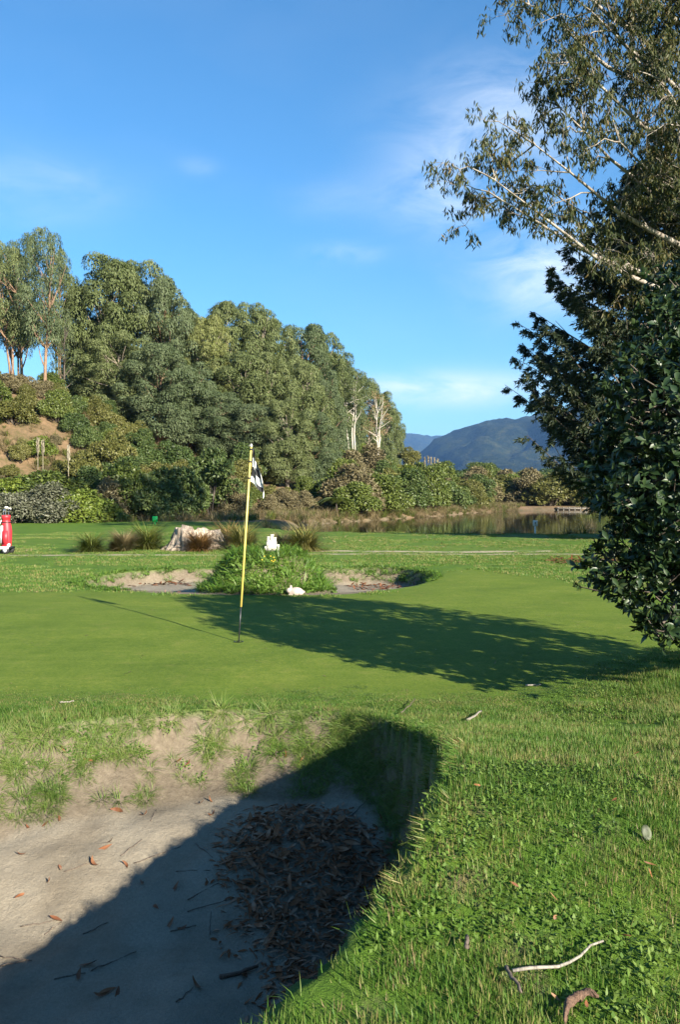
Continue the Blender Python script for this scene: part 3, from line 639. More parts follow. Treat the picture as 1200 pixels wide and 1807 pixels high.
for px, Y, top, w in ((112, 84, 545, 60), (135, 92, 575, 60), (98, 95, 590, 60)):
    plant_tree(G['thin'], px, Y, top, w, 'eucalyptus_tree', 'thin dark stemmed young gum showing sky between its leaves beside the brown bank', 'tree', 'thin young gums beside the brown bank')
LB = {'a': 'tall gum whose dense rounded top forms the broad dome next to the thin young gums', 'b': 'lower dense gum in front of the broad dome of tall gums, above the shaded shrubs',
      'c': 'tall gum of the long descending skyline beyond the yellow green eucalyptus', 'd': 'lower dense gum hanging over the bare slope behind the flag', 'e': 'small distant gum at the lake end of the grove near the white trunks'}
for seg, px, Y, top, w, k in (('a', 185, 92, 459, 150, 'dense1'), ('a', 245, 94, 466, 140, 'dense3'), ('a', 288, 92, 497, 120, 'dense2'), ('a', 148, 97, 505, 90, 'dense1'), ('a', 318, 98, 545, 90, 'dense2'),
                         ('b', 205, 84, 590, 130, 'dense3'), ('b', 280, 82, 610, 130, 'dense2'), ('b', 335, 84, 640, 110, 'dense2'), ('b', 160, 88, 640, 80, 'dense1'),
                         ('c', 408, 104, 536, 120, 'dense1'), ('c', 445, 106, 540, 110, 'dense3'), ('c', 490, 108, 567, 120, 'dense1'), ('c', 535, 112, 573, 110, 'dense2'), ('c', 572, 118, 592, 90, 'dense3'), ('c', 598, 126, 622, 80, 'dense2'),
                         ('d', 420, 92, 625, 130, 'dense3'), ('d', 475, 92, 625, 120, 'dense1'), ('d', 530, 95, 640, 110, 'dense3'), ('d', 572, 100, 655, 80, 'dense2'), ('d', 385, 84, 690, 110, 'dense2'), ('d', 450, 82, 715, 110, 'dense2'), ('d', 505, 80, 705, 100, 'dense1'), ('d', 550, 82, 725, 80, 'dense2'),
                         ('e', 610, 134, 640, 70, 'dense1'), ('e', 645, 150, 668, 62, 'dense3'), ('e', 676, 160, 694, 56, 'dense1'), ('e', 692, 168, 722, 40, 'dense3')):
    plant_tree(G[k], px, Y, top, w, 'eucalyptus_tree', LB[seg], 'tree', 'gums: ' + LB[seg][:40])
plant_tree(G['yell'], 368, 92, 560, 90, 'eucalyptus_tree', 'yellow green eucalyptus lighter than the dense gums around it', 'tree', None)
plant_tree(G['white'], 622, 118, 650, 66, 'eucalyptus_tree', 'eucalyptus with several bare white trunks above the shrubs', 'tree', None, zbase=zpix(795, 118))
plant_tree(G['dead'], 664, 124, 688, 60, 'eucalyptus_tree', 'dying eucalyptus with white trunk and sparse pinkish brown foliage', 'tree', None, zbase=zpix(808, 124))

# near gum: limbs reach in from the right
def near_gum():
    base = np.array([14.2, 29.0, Hs(14.2, 29.0) - .1])
    e = empty('eucalyptus_tree', base, 'large eucalyptus with smooth pale limbs reaching over the lawn beside the dark conifer', 'tree')
    tk = MB(); lv = MB()
    tp = np.array([[0, 0, -.2], [.1, 0, 3], [-.2, -.3, 6], [-.5, -.6, 9], [-.9, -1.0, 12], [-1.6, -1.3, 15], [-2.3, -1.7, 18], [-2.9, -2, 21]])
    tk.tube(tp, [.55, .46, .42, .37, .31, .25, .18, .08], 12); tk.obj('trunk', M['bark_gum'], e)
    limbs = []
    # tip in the photo (px, py), depth, height on the trunk where it starts
    for px, py, Y, h, r in ((790, 318, 24.0, 7.2, .13), (800, 352, 25.0, 8.0, .15), (860, 255, 24.5, 9.0, .14), (905, 190, 25.5, 9.6, .13), (850, 8, 26, 13.6, .14), (930, 110, 24.5, 12, .15), (1000, 60, 26, 13.2, .13),
                            (880, 330, 26.5, 8.4, .10), (1010, 250, 24, 10.2, .12), (1080, 140, 25, 12.2, .12), (1090, 300, 25.5, 9.2, .10), (960, 20, 24.5, 14, .12), (1120, 30, 26.5, 14.5, .12), (1130, 220, 24, 11, .10), (870, -80, 26, 15, .13), (1000, -90, 25, 16, .12), (1140, -120, 26, 17, .12),
                            (1350, 200, 25, 10, .13), (1450, 50, 28, 14, .13), (1400, -150, 31, 17, .12), (1250, 50, 32, 14, .12), (1330, 330, 31, 9, .12)):
        tip = np.array([xpix(px + 84, Y), Y, zpix(py, Y)]) - base
        j = np.interp(h, tp[:, 2], np.arange(8)); st = tp[int(j)] + (tp[min(7, int(j) + 1)] - tp[int(j)]) * (j - int(j))
        p = limb_path(st, tip, 9, -.05, .045); mb = MB().tube(p, np.linspace(r, .016, 9), 7, False)
        for s in range(11):
            t = rng.uniform(.28, 1.0) if s > 2 else 1.0; q = p[int(t * 8)]; d = unit(tip - st + 0.0); dv = unit(.75 * d + .85 * rdir(1)[0] + [0, 0, .12]); L = rng.uniform(.8, 2.1) * (1.25 - .4 * t)
            sp = limb_path(q, q + dv * L, 5, .06, .12); mb.tube(sp, np.linspace(.028, .006, 5), 5, False)
            for w in range(11):
                u = rng.uniform(.35, 1); c = sp[min(4, int(u * 4.99))]; dv2 = unit(.5 * dv + rdir(1)[0]); l2 = rng.uniform(.25, .75); tw = limb_path(c, c + dv2 * l2, 4, .05, .1); mb.tube(tw, np.linspace(.008, .003, 4), 3, False)
                n = int(rng.integers(12, 24)); P = tw[rng.integers(2, 4, n)] + rng.normal(0, .07, (n, 3)); D = unit(.55 * rdir(n) + [0, 0, -.85])
                lv.cards(*T_SICK, P, D, rdir(n), rng.uniform(.14, .25, n), rng.uniform(.036, .060, n))
        mb.obj('limb', M['bark_gum'], e)
    lv.obj('foliage', M['euc_near'], e, False)
rng = np.random.default_rng(511); near_gum()

# dark conifer behind the broad-leaved tree
def conifer():
    bx, by = 11.2, 30.5; bz = Hs(bx, by) - .1
    e = empty('conifer_tree', (bx, by, bz), 'dark conifer with upswept drooping branches behind the glossy leaved tree', 'tree')
    tk = MB(); tk.tube([[0, 0, -.2], [0, 0, 5], [.1, 0, 9], [.1, .1, 14.2]], [.38, .30, .19, .03], 9); tk.obj('trunk', M['bark_dark'], e)
    br = MB(); lf = MB(); nb = 215
    for i in range(nb):
        z = 2.2 + 11.6 * (i + rng.random()) / nb; R_ = float(np.interp(z, [2, 3.4, 5.0, 7.1, 8.7, 11, 12.8, 14.2], [3.6, 4.3, 5.0, 5.4, 4.8, 2.9, 1.5, .3])) * rng.uniform(.66, 1.04)
        a = i * 2.39996 + rng.uniform(-.5, .5); d = np.array([math.cos(a), math.sin(a), 0]); rise = R_ * .42
        t = np.linspace(0, 1, 9)[:, None]; p = np.array([0, 0, z - rise]) + d * R_ * t + np.array([0, 0, 1]) * (rise * (-.25 * np.sin(np.pi * t) + t ** 1.4))
        p[1:] += rng.normal(0, .05, (8, 3)); br.tube(p, np.linspace(.05, .008, 9), 4, False)
        ns = int(36 * R_ / 4) + 8; tt = rng.uniform(.22, 1, ns)
        q = np.stack([np.interp(tt, np.linspace(0, 1, 9), p[:, k_]) for k_ in range(3)], -1); side = np.array([-d[1], d[0], 0])
        for j in range(ns):
            l = rng.uniform(.35, .95) * (1.15 - .75 * tt[j]); s = rng.choice([-1, 1]); dv = unit(d * .55 + side * s * rng.uniform(.3, 1.0) + np.array([0, 0, rng.uniform(-.55, .12)]))
            n = int(20 + 44 * l); u = rng.uniform(0, 1, n); P = q[j] + dv * (u * l)[:, None]; P[:, 2] -= .18 * l * u * u
            D = unit(dv * .7 + .75 * rdir(n) + [0, 0, -.35]); lf.cards(*T_DIAM, P, D, rdir(n), rng.uniform(.10, .24, n), rng.uniform(.026, .055, n))
    br.obj('branches', M['bark_dark'], e); lf.obj('needles', M['con'], e, False)
rng = np.random.default_rng(502); conifer()

# glossy broad-leaved tree at the right
def glossy_tree():
    bx, by = 3.6, 6.7; bz = Hs(bx, by)
    e = empty('broadleaf_tree', (bx, by, bz), 'dense evergreen with dark glossy oval leaves standing beside the putting green', 'tree')
    lob = []
    def L(px, py, Y, r, f=1.0): lob.append((np.array([xpix(px, Y), Y, zpix(py, Y)]), r, f))
    for a in ((1190, 610, 6.4, .36), (1245, 530, 6.6, .42), (1135, 700, 6.5, .30), (1185, 720, 6.0, .46), (1105, 800, 6.3, .27), (1150, 850, 6.1, .40), (1210, 900, 6.0, .40),
              (1085, 845, 6.5, .22), (1120, 985, 6.2, .30), (1085, 1005, 6.1, .20), (1165, 1040, 6.2, .30), (1170, 1100, 5.9, .15), (1215, 1080, 6.2, .26), (1290, 700, 6.0, .55), (1300, 900, 6.2, .5), (1330, 1040, 6.4, .42), (1250, 985, 6.2, .35)): L(*a)
    for c, r in (((3.55, 6.7, 2.5), 1.0), ((3.4, 6.9, 2.9), .70), ((3.9, 6.5, 2.9), .72), ((4.2, 6.8, 2.2), 1.0), ((3.6, 7.3, 2.2), .95), ((3.3, 6.6, 1.5), .90), ((4.1, 6.6, 1.2), .8), ((3.5, 7.2, 1.2), .8), ((3.7, 6.6, 3.25), .42)):
        lob.append((np.array(c), r, .9))
    br = MB(); st = np.array([bx, by, bz]); br.tube(limb_path(st + [0, 0, -.1], st + [-.1, -.1, 1.6], 6), np.linspace(.13, .085, 6), 9)
    for c, r, f in lob: br.tube(limb_path(st + [-.1, -.1, rng.uniform(.7, 1.6)], c, 7, .05, .12), np.linspace(.045, .012, 7), 6, False)
    Ps, Ds = [], []
    C = np.array([l[0] for l in lob]); Rr = np.array([l[1] for l in lob])
    for i, (c, r, f) in enumerate(lob):
        n = int(4 * np.pi * r * r / .0115 * (1.1 if r < .6 else .95)); d = rdir(n); d[:, 2] *= .95
        p = c + unit(d) * r * (rng.uniform(.5, 1.06, n) ** .7)[:, None]; p += rng.normal(0, .035, p.shape)
        dist = np.linalg.norm(p[:, None] - C[None], axis=2) / Rr[None]; dist[:, i] = 9
        k = (dist.min(1) > .62) & (p[:, 2] > .32); Ps.append(p[k]); Ds.append(unit(d[k]))
    P = np.concatenate(Ps); D = np.concatenate(Ds); lv = MB(); allP, allD, allN, allL, allW = [], [], [], [], []
    for p, d in zip(P, D):
        ax = unit(d + .35 * rdir(1)[0] + np.array([0, 0, .35])); n = int(rng.integers(9, 15)); a = yaws(1)[0] + np.arange(n) * 2.4; s1 = unit(np.cross(ax, [.3, .2, .9])); s2 = np.cross(ax, s1)
        op = rng.uniform(.35, 1.35, n)[:, None]; D_ = unit(ax * np.cos(op) + (np.cos(a)[:, None] * s1 + np.sin(a)[:, None] * s2) * np.sin(op))
        allP.append(p + ax * rng.uniform(-.03, .025, n)[:, None]); allD.append(D_); allN.append(ax + .3 * rdir(n) + 1e-3); Ln = rng.uniform(.034, .092, n); allL.append(Ln); allW.append(Ln * rng.uniform(.36, .48, n))
        if rng.random() < .35: br.tube(np.array([p - ax * .16, p]), [.006, .004], 3, False)
    aP, aD, aN, aL, aW = [np.concatenate(q) for q in (allP, allD, allN, allL, allW)]
    # the 300 leaves that show largest are leaves of their own, the rest is one mass
    px = HX + aP[:, 0] / aP[:, 1] * F; py = HY - (aP[:, 2] - CAMZ) / aP[:, 1] * F; vis = (px > 1010) & (px < 1195) & (py > 450) & (py < 1160)
    out = np.min([np.linalg.norm(aP - c, axis=1) / r for c, r, _ in lob], axis=0)
    sc_ = np.where(vis & (out > .9), aL / aP[:, 1], 0); top = np.argsort(-sc_)[:300]; rest = np.ones(len(aP), bool); rest[top] = False
    br.v = [v - st for v in br.v]; br.obj('branches', M['bark_dark'], e)
    o = MB().cards(*T_LEAF, aP[rest] - st, aD[rest], aN[rest], aL[rest], aW[rest]).obj('foliage', M['poh'], e); o['kind'] = 'stuff'
    lm = MB().cards(*T_LEAF, np.zeros((1, 3)), np.array([[0, 1., 0]]), np.array([[0, 0, 1.]]), 1.0, .42).mesh('leaf', M['poh'])
    for i in top:
        d = aD[i]; s = unit(np.cross(d, aN[i])); n_ = np.cross(s, d); lo = link('leaf', lm, e); l = aL[i]
        lo.matrix_local = Matrix(((s[0] * l, d[0] * l, n_[0] * l, aP[i][0] - st[0]), (s[1] * l, d[1] * l, n_[1] * l, aP[i][1] - st[1]), (s[2] * l, d[2] * l, n_[2] * l, aP[i][2] - st[2]), (0, 0, 0, 1)))
rng = np.random.default_rng(503); glossy_tree(); rng = np.random.default_rng(504)

# ------------------------------------------------------------------ shrubs
def shrub_proto(seed, mat, nl=28, per=330, leaf=.12, tall=1.0):
    """a shrub about 2 m across and 2*tall m high"""
    global rng
    keep = rng; rng = np.random.default_rng(seed); cr = MB(); st = MB()
    for i in range(nl):
        a = rng.uniform(0, 6.28); el = math.asin(rng.uniform(-.05, 1)); rr = rng.uniform(.55, .9)
        c = np.array([rr * math.cos(a) * math.cos(el), rr * math.sin(a) * math.cos(el), tall * (.28 + 1.35 * rr * math.sin(el))]); r = rng.uniform(.26, .48)
        leaf_lobe(cr, c, r, int(per * (r / .36) ** 2), leaf, leaf * .5, .12, T_DIAM, .8)
        if i % 2 == 0: st.tube(limb_path([0, 0, -.3], c, 5, .05), np.linspace(.045, .012, 5), 5, False)
    rng = keep; return st.mesh('stem', M['bark_dark']), cr.mesh('foliage', mat, False)
SH = {k: [shrub_proto(100 + 7 * i + j, M['sh_' + k], tall=(1.0, .8, 1.25)[j]) for j in range(3)] for i, k in enumerate(('olive', 'bright', 'dark', 'brown', 'grey', 'mid'))}
def shrub(kind, x, y, w, h, label, group, name='shrub', sink=.12):
    p = SH[kind][rng.integers(3)]; e = empty(name, (x, y, Hs(x, y) - sink), label, 'shrub', group, rng.uniform(0, 6.28), (w / 2, w / 2 * rng.uniform(.85, 1.15), h / 2))
    link('stem', p[0], e); link('foliage', p[1], e); return e
LS = {'olive': 'olive green rounded shrub on the bank above the lake', 'bright': 'bright yellow green shrub on the bank above the lake', 'dark': 'dark green shrub on the bank above the lake',
      'brown': 'brownish twiggy shrub on the bank above the lake', 'mid': 'mid green leafy shrub on the bank above the lake'}
placed = []
def scatter_shrubs(n, pxr, Yr, test, kinds, size, suffix):
    c = 0; tries = 0
    while c < n and tries < 20000:
        tries += 1; Y = rng.uniform(*Yr); px = rng.uniform(*pxr); x = xpix(px, Y)
        if not test(float(grid_at(ATT['_dh'], x, Y)[0]), px, Y): continue
        w = rng.uniform(*size)
        if any((x - q[0]) ** 2 + (Y - q[1]) ** 2 < (.34 * (w + q[2])) ** 2 for q in placed): continue
        placed.append((x, Y, w)); k = kinds[rng.integers(len(kinds))]; c += 1
        shrub(k, x, Y, w, w * rng.uniform(.75, 1.15), LS[k] if suffix is None else LS[k].replace('on the bank above the lake', suffix), k + ' shrubs ' + (suffix or 'on the bank above the lake'))
scatter_shrubs(135, (600, 850), (62, 150), lambda d, px, Y: d > 0.4, ['olive', 'olive', 'bright', 'mid', 'mid', 'dark', 'brown'], (2.8, 5.2), None)
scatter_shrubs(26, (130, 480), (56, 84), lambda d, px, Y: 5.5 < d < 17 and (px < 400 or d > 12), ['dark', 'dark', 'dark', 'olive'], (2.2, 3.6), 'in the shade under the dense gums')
scatter_shrubs(20, (-30, 110), (62, 84), lambda d, px, Y: 22 < d < 60, ['olive', 'olive', 'brown', 'mid'], (1.6, 2.8), 'along the top of the brown bank')
scatter_shrubs(18, (112, 250), (58, 84), lambda d, px, Y: 8 < d < 30, ['dark', 'dark', 'olive', 'mid'], (2.0, 3.4), 'covering the slope between the brown bank and the gums')
scatter_shrubs(16, (-10, 105), (54, 68), lambda d, px, Y: 7 < d < 22, ['brown', 'olive', 'brown'], (.8, 1.7), 'scattered over the bare brown bank')
scatter_shrubs(16, (400, 580), (58, 76), lambda d, px, Y: 3 < d < 26, ['brown', 'olive', 'mid'], (1.4, 2.6), 'on the bare slope below the gums')
# trees and scrub on the far shore
for i in range(46):
    px = 790 + 400 * (i + rng.random()) / 46; Y = rng.uniform(117, 131) + .0 * px; x = xpix(px, Y); h = rng.uniform(3.2, 4.8)
    k = ('olive', 'brown', 'dark', 'mid', 'olive')[i % 5]; shrub(k, x, Y, rng.uniform(4.5, 7.5), h * 1.1, LS[k].replace('on the bank above the lake', 'lining the far shore of the lake'), k + ' shrubs on the far shore')
for i in range(16):
    px = rng.uniform(800, 1150); Y = rng.uniform(225, 330); x = xpix(px, Y)
    shrub(('dark', 'mid')[i % 2], x, Y, rng.uniform(6, 12), rng.uniform(3, 6.5), ('dark', 'mid')[i % 2] + ' green hedge shrub behind the pale far paddock', 'hedge shrubs behind the paddock')
# shrubs at the foot of the brown bank
for px, py, Y, w, h, k, lab in ((30, 922, 47.5, 3.6, 2.7, 'grey', 'silvery leaved shrub behind the red golf bag'), (82, 920, 48.5, 3.4, 2.6, 'grey', 'silvery leaved shrub between the golf bag and the bright hedge'), (128, 918, 50, 4.4, 3.0, 'bright', 'bright green rounded shrub beside the silvery shrubs'),
                                (172, 920, 51, 2.8, 2.2, 'bright', 'bright green low shrub in front of the dead brown bush'), (10, 890, 54, 5.5, 3.2, 'bright', 'bright green shrub behind the silvery shrubs'), (95, 890, 55, 5.0, 3.2, 'mid', 'mid green shrub below the pampas plumes'),
                                (196, 905, 53, 2.6, 3.6, 'brown', 'dead brown twiggy bush beside the bright shrub'), (222, 900, 54, 3.6, 4.2, 'mid', 'leafy shrub between the dead brown bush and the shade'), (262, 915, 54, 3.6, 4.0, 'dark', 'dark shaded shrub beside the green tee marker'),
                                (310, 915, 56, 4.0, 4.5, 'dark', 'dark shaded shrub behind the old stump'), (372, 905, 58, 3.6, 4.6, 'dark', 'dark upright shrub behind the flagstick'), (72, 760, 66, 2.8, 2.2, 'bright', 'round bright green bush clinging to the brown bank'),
                                (20, 705, 69, 4.0, 2.8, 'olive', 'olive scrub with yellowish tips at the top of the brown bank')):
    x = xpix(px, Y); shrub(k, x, Y, w, h, lab, None)
# small round tree and pale plumes on the knoll
rt = shrub('olive', xpix(722, 140), 140, 3.4, 3.6, 'small round topped tree alone on the skyline of the knoll', None, 'tree', 0); rt['category'] = 'tree'; rt.location.z = zpix(822, 140); rt.scale = (1.8, 1.8, 1.7)
tkm = MB().tube([[0, 0, -1.2], [0, 0, .6]], [.14, .09], 6).mesh('trunk', M['bark_dark']); link('trunk', tkm, rt)

# tree ferns on the bare slope
def fern(px, Y, h, r, lab):
    x = xpix(px, Y); e = empty('tree_fern', (x, Y, Hs(x, Y) - .1), lab, 'fern', 'tree ferns on the bare slope'); MB().tube([[0, 0, -.1], [.05, 0, h * .5], [0, 0, h]], [.09, .08, .07], 7).obj('trunk', M['bark_dark'], e)
    for i in range(13):
        a = i / 13 * 6.28 + rng.uniform(-.15, .15); t = np.linspace(0, 1, 8); ln = r * rng.uniform(.85, 1.1)
        p = np.c_[np.cos(a) * ln * t, np.sin(a) * ln * t, h + ln * (.55 * t - .8 * t * t)]; mb = MB().tube(p, np.linspace(.02, .005, 8), 4, False)
        n = 44; u = np.repeat(np.linspace(.12, 1, n // 2), 2); s = np.tile([1, -1], n // 2); P = np.stack([np.interp(u, t, p[:, q]) for q in range(3)], -1)
        D = np.c_[np.cos(a) * .4 - np.sin(a) * s, np.sin(a) * .4 + np.cos(a) * s, -.25 + 0 * s]; mb.cards(*T_DIAM, P, D, np.tile([0, 0, 1.], (n, 1)), .34 * r * np.sin(np.pi * (.12 + .86 * u)) + .03, .07 * r)
        mb.obj('frond', M['sh_mid'], e, False)
fern(593, 66, 1.3, 1.5, 'small tree fern with arching fronds on the bare slope'); fern(536, 68, .9, 1.2, 'small tree fern with arching fronds on the bare slope'); fern(655, 80, 1.6, 1.6, 'small tree fern with arching fronds on the bare slope')

# ------------------------------------------------------------------ tussocks, pampas
def tussock(px, py, w, h, mats, lab, n=420, name='tussock_grass'):
    x, y = hit(px, py); y = float(y); e = empty(name, (x, y, Hs(x, y) - .02), lab, 'grass')
    o = link('blades', tuft(int(n * 2.2), h * 1.18, .026, mats, .62 * w / max(.3, h), w * .14, .45, 'blades'), e); o['kind'] = 'stuff'; return e
tussock(160, 974, .9, .62, M['sedge'], 'low green tussock standing apart beside the golf bag')
tussock(218, 973, .35, .60, M['straw'], 'small bleached straw tussock between the two green ones')
tussock(203, 972, .30, .35, M['sedge_orange'], 'tiny brown tussock next to the bleached one', 200)
tussock(258, 970, 1.1, .90, M['sedge'], 'large green tussock leaning on the old stump')
tussock(353, 973, .65, .62, M['sedge_orange'], 'orange brown tussock in front of the old stump')
tussock(402, 962, .8, .75, M['sedge_orange'], 'tall brown tussock behind the old stump')
tussock(428, 970, 1.1, .85, M['sedge_gold'], 'golden green tussock behind the flagstick')
tussock(536, 972, 1.3, .85, M['sedge_gold'], 'golden tussock behind the white castle', 520)
tussock(500, 968, .5, .55, M['straw'], 'small dry tussock between the castle and golden tussock', 240)
def pampas(px, Y, stems, w, h, lab):
    x = xpix(px, Y); z0 = Hs(x, Y); e = empty('pampas_grass', (x, Y, z0), lab, 'grass'); o = link('blades', tuft(420, h, .05, M['flax'], .5, w * .2, .4, 'blades'), e); o['kind'] = 'stuff'
    for sx, ztop in stems:
        dx = xpix(sx, Y) - x; zt = zpix(ztop, Y) - z0; s = MB().tube([[dx * .4, 0, 0], [dx, 0, zt * .6], [dx, 0, zt]], [.03, .025, .015], 5).obj('flower_stem', M['post'], e)
        pl = MB(); n = 160; u = rng.uniform(0, 1, n); P = np.c_[dx + rng.normal(0, .022, n), rng.normal(0, .022, n), zt - .75 + .9 * u]; pl.cards(*T_DIAM, P, unit(rdir(n) * .35 + [0, 0, 1]), rdir(n), .30, .07 if Y < 100 else .14); pl.obj('plume', M['plume'], s, False)
pampas(78, 56, ((66, 782), (75, 786)), 2.2, 2.2, 'blue green pampas clump with two pale upright plumes below the bank')
pampas(122, 58, ((120, 795),), 1.2, 1.3, 'pampas clump with one pale plume at the dark edge of the bank')
pampas(770, 118, ((750, 811), (756, 809), (761, 811), (767, 812), (773, 814)), 2.0, 1.6, 'pampas clump with pale plumes on the skyline of the knoll')
for px, py0, py1, Y in ((133, 842, 816, 58), (174, 920, 905, 50), (188, 924, 893, 50.5)):
    x = xpix(px, Y); z0 = Hs(x, Y); h = max(.5, (py0 - py1) / F * Y) + .3; o = MB().tube([[0, 0, -.2], [0, 0, h], [0, 0, h + .02]], [.055, .05, .03], 7).obj('fence_post', M['post']); o.location = (x, Y, z0)
    tag(o, 'pale weathered wooden post among the shrubs below the bank', 'post', 'pale posts among the shrubs')

# ------------------------------------------------------------------ the flagstick
def flagstick():
    bx, by = -1.11, 9.30; z0 = Hs(bx, by); topx = xpix(443, 9.3) - bx; H = zpix(788, 9.3) - z0
    e = empty('flagstick', (bx, by, z0), 'yellow and black flagstick with limp chequered flag on the putting green', 'flagstick')
    pt = lambda z: np.array([topx * z / H, 0, z])
    MB().tube([pt(-.10), pt(.2), pt(.385)], .0075, 12).obj('lower_pole', M['black'], e)
    MB().tube([pt(.385), pt(1.2), pt(H)], [.0125, .0122, .0105], 12).obj('upper_pole', M['yellow'], e)
    MB().tube([pt(H), pt(H + .012), pt(H + .03)], [.013, .014, .004], 12).obj('end_cap', M['white'], e)
    # limp flag: hangs in folds from two ties
    nu, nv = 30, 44; U, V = np.meshgrid(np.linspace(0, 1, nu), np.linspace(0, 1, nv)); a = pt(H - .02)
    xo = .012 + .20 * (1 - (1 - U) ** 1.3) * (.34 + .75 * V) * (1 - .25 * U * V) + .014 * np.sin(7 * U + 3 * V); yo = (.030 * np.sin(9 * U + 1.2) + .018 * np.sin(17 * U + 4 * V)) * (.35 + .65 * U)
    zo = -.36 * V - .20 * U ** 1.1 + .012 * np.sin(9 * U)
    W_ = np.stack([a[0] + topx / H * zo + xo, yo, a[2] + zo], -1).reshape(-1, 3); i = (np.arange(nv - 1)[:, None] * nu + np.arange(nu - 1)[None]).ravel(); q = np.stack([i, i + 1, i + 1 + nu, i + nu], -1)
    m, t = mat_new('chequered_cloth'); uv = t.n('ShaderNodeUVMap', uv_map='uv').outputs[0]
    ck = t.n('ShaderNodeTexChecker', ins={'Vector': uv, 'Color1': (.78, .78, .76, 1), 'Color2': (.018, .018, .022, 1), 'Scale': 3.6}).outputs[0]
    b = t.n('ShaderNodeBsdfPrincipled', ins={'Base Color': ck, 'Roughness': .7}); tr = t.n('ShaderNodeBsdfTranslucent', ins={'Color': ck})
    t.n('ShaderNodeOutputMaterial', ins={'Surface': t.n('ShaderNodeMixShader', ins={0: .2, 1: b.outputs[0], 2: tr.outputs[0]}).outputs[0]})
    fl = MB().add(W_, q).obj('flag', m, e); ul = fl.data.uv_layers.new(name='uv'); vi = np.zeros(len(fl.data.loops), np.int32); fl.data.loops.foreach_get('vertex_index', vi)
    ul.data.foreach_set('uv', np.stack([U.ravel()[vi] * .75, V.ravel()[vi]], -1).astype(np.float32).ravel())
    for z in (H - .03, H - .165, H - .345): MB().tube([pt(z - .009), pt(z + .009)], .0165, 10).obj('tie', M['black'], e)
    hc = MB(); an = np.linspace(0, 6.283, 24, endpoint=False)
    ring = np.r_[np.c_[.054 * np.cos(an), .054 * np.sin(an), np.full(24, .006)], np.c_[.046 * np.cos(an), .046 * np.sin(an), np.full(24, .007)], np.c_[.046 * np.cos(an), .046 * np.sin(an), np.full(24, -.08)]]
    j = np.arange(24); hc.add(ring, np.r_[np.c_[j, (j + 1) % 24, 24 + (j + 1) % 24, 24 + j], np.c_[24 + j, 24 + (j + 1) % 24, 48 + (j + 1) % 24, 48 + j]]); o = hc.obj('hole_cup', M['black']); o.location = (bx, by, z0); tag(o, 'dark rim of the golf hole at the foot of the flagstick', 'hole')
flagstick()

# ------------------------------------------------------------------ ornaments on the mound
def castle():
    Y = 14.45; x = xpix(480, Y); z = zpix(971, Y); e = empty('toy_castle', (x, Y, z), 'small white concrete model castle with square turrets on top of the mound', 'ornament', None, .12)
    def block(name, c, d, par=e): return MB().box(c, d).obj(name, M['castle'], par)
    block('keep', (-.01, 0, .03), (.17, .13, .24))
    for i in range(5): block('battlement', (-.076 + .033 * i, -.055, .162), (.018, .020, .026))
    for tx, ty, w, top in ((-.062, .02, .042, .215), (.000, .03, .052, .250), (.052, .035, .036, .200)):
        t = block('turret', (tx, ty, top / 2 + .04), (w, w, top - .08)); block('turret_cap', (tx, ty, top + .008), (w * 1.22, w * 1.22, .018), t)
    block('side_wall', (.098, -.02, .0), (.048, .10, .20)); block('side_wall', (-.112, -.02, -.02), (.036, .08, .18))
    MB().box((.015, -.067, .0), (.038, .006, .07)).obj('doorway', M['stone'], e)
castle()
def rabbit():
    Y = 13.62; x = xpix(520, Y); z = Hs(x, Y); mb = MB()
    mb.ball((.02, 0, .065), (.115, .070, .070), 14, 10); mb.ball((-.085, -.012, .082), (.050, .042, .045), 12, 8); mb.ball((.085, 0, .055), (.060, .064, .055)); mb.ball((-.05, 0, .06), (.06, .055, .058)); mb.ball((-.066, -.022, .132), (.014, .011, .038)); mb.ball((-.056, .016, .132), (.014, .011, .038)); mb.ball((-.06, -.03, .016), (.05, .02, .018)); mb.ball((.145, 0, .06), (.02, .02, .02))
    o = mb.obj('rabbit_ornament', M['stone']); o.location = (x, Y, z - .004); tag(o, 'pale stone rabbit ornament lying at the foot of the mound', 'ornament')
    r = o.modifiers.new('fuse', 'REMESH'); r.mode = 'VOXEL'; r.voxel_size = .006; r.use_smooth_shade = True
rabbit()
def flowers():
    for i in range(7):
        x, y = hit(470 + rng.uniform(-9, 22), 1002 + rng.uniform(-8, 12)); e = empty('yellow_flower', (x, y, Hs(x, y)), 'small yellow flower blooming in the mound grass', 'flower', 'yellow flowers on the mound')
        MB().tube([[0, 0, 0], [0, -.02, .12], [0, -.04, .17]], .003, 4).obj('stalk', M['grass_long'], e); n = 9; a = np.arange(n) / n * 6.28
        MB().cards(*T_DIAM, np.tile([0, -.04, .17], (n, 1)), np.c_[np.cos(a), np.sin(a) * .4 - .1, np.sin(a) * .8], np.tile([0, -1., .5], (n, 1)), .014, .008).obj('petals', M['flower'], e, False)
flowers()

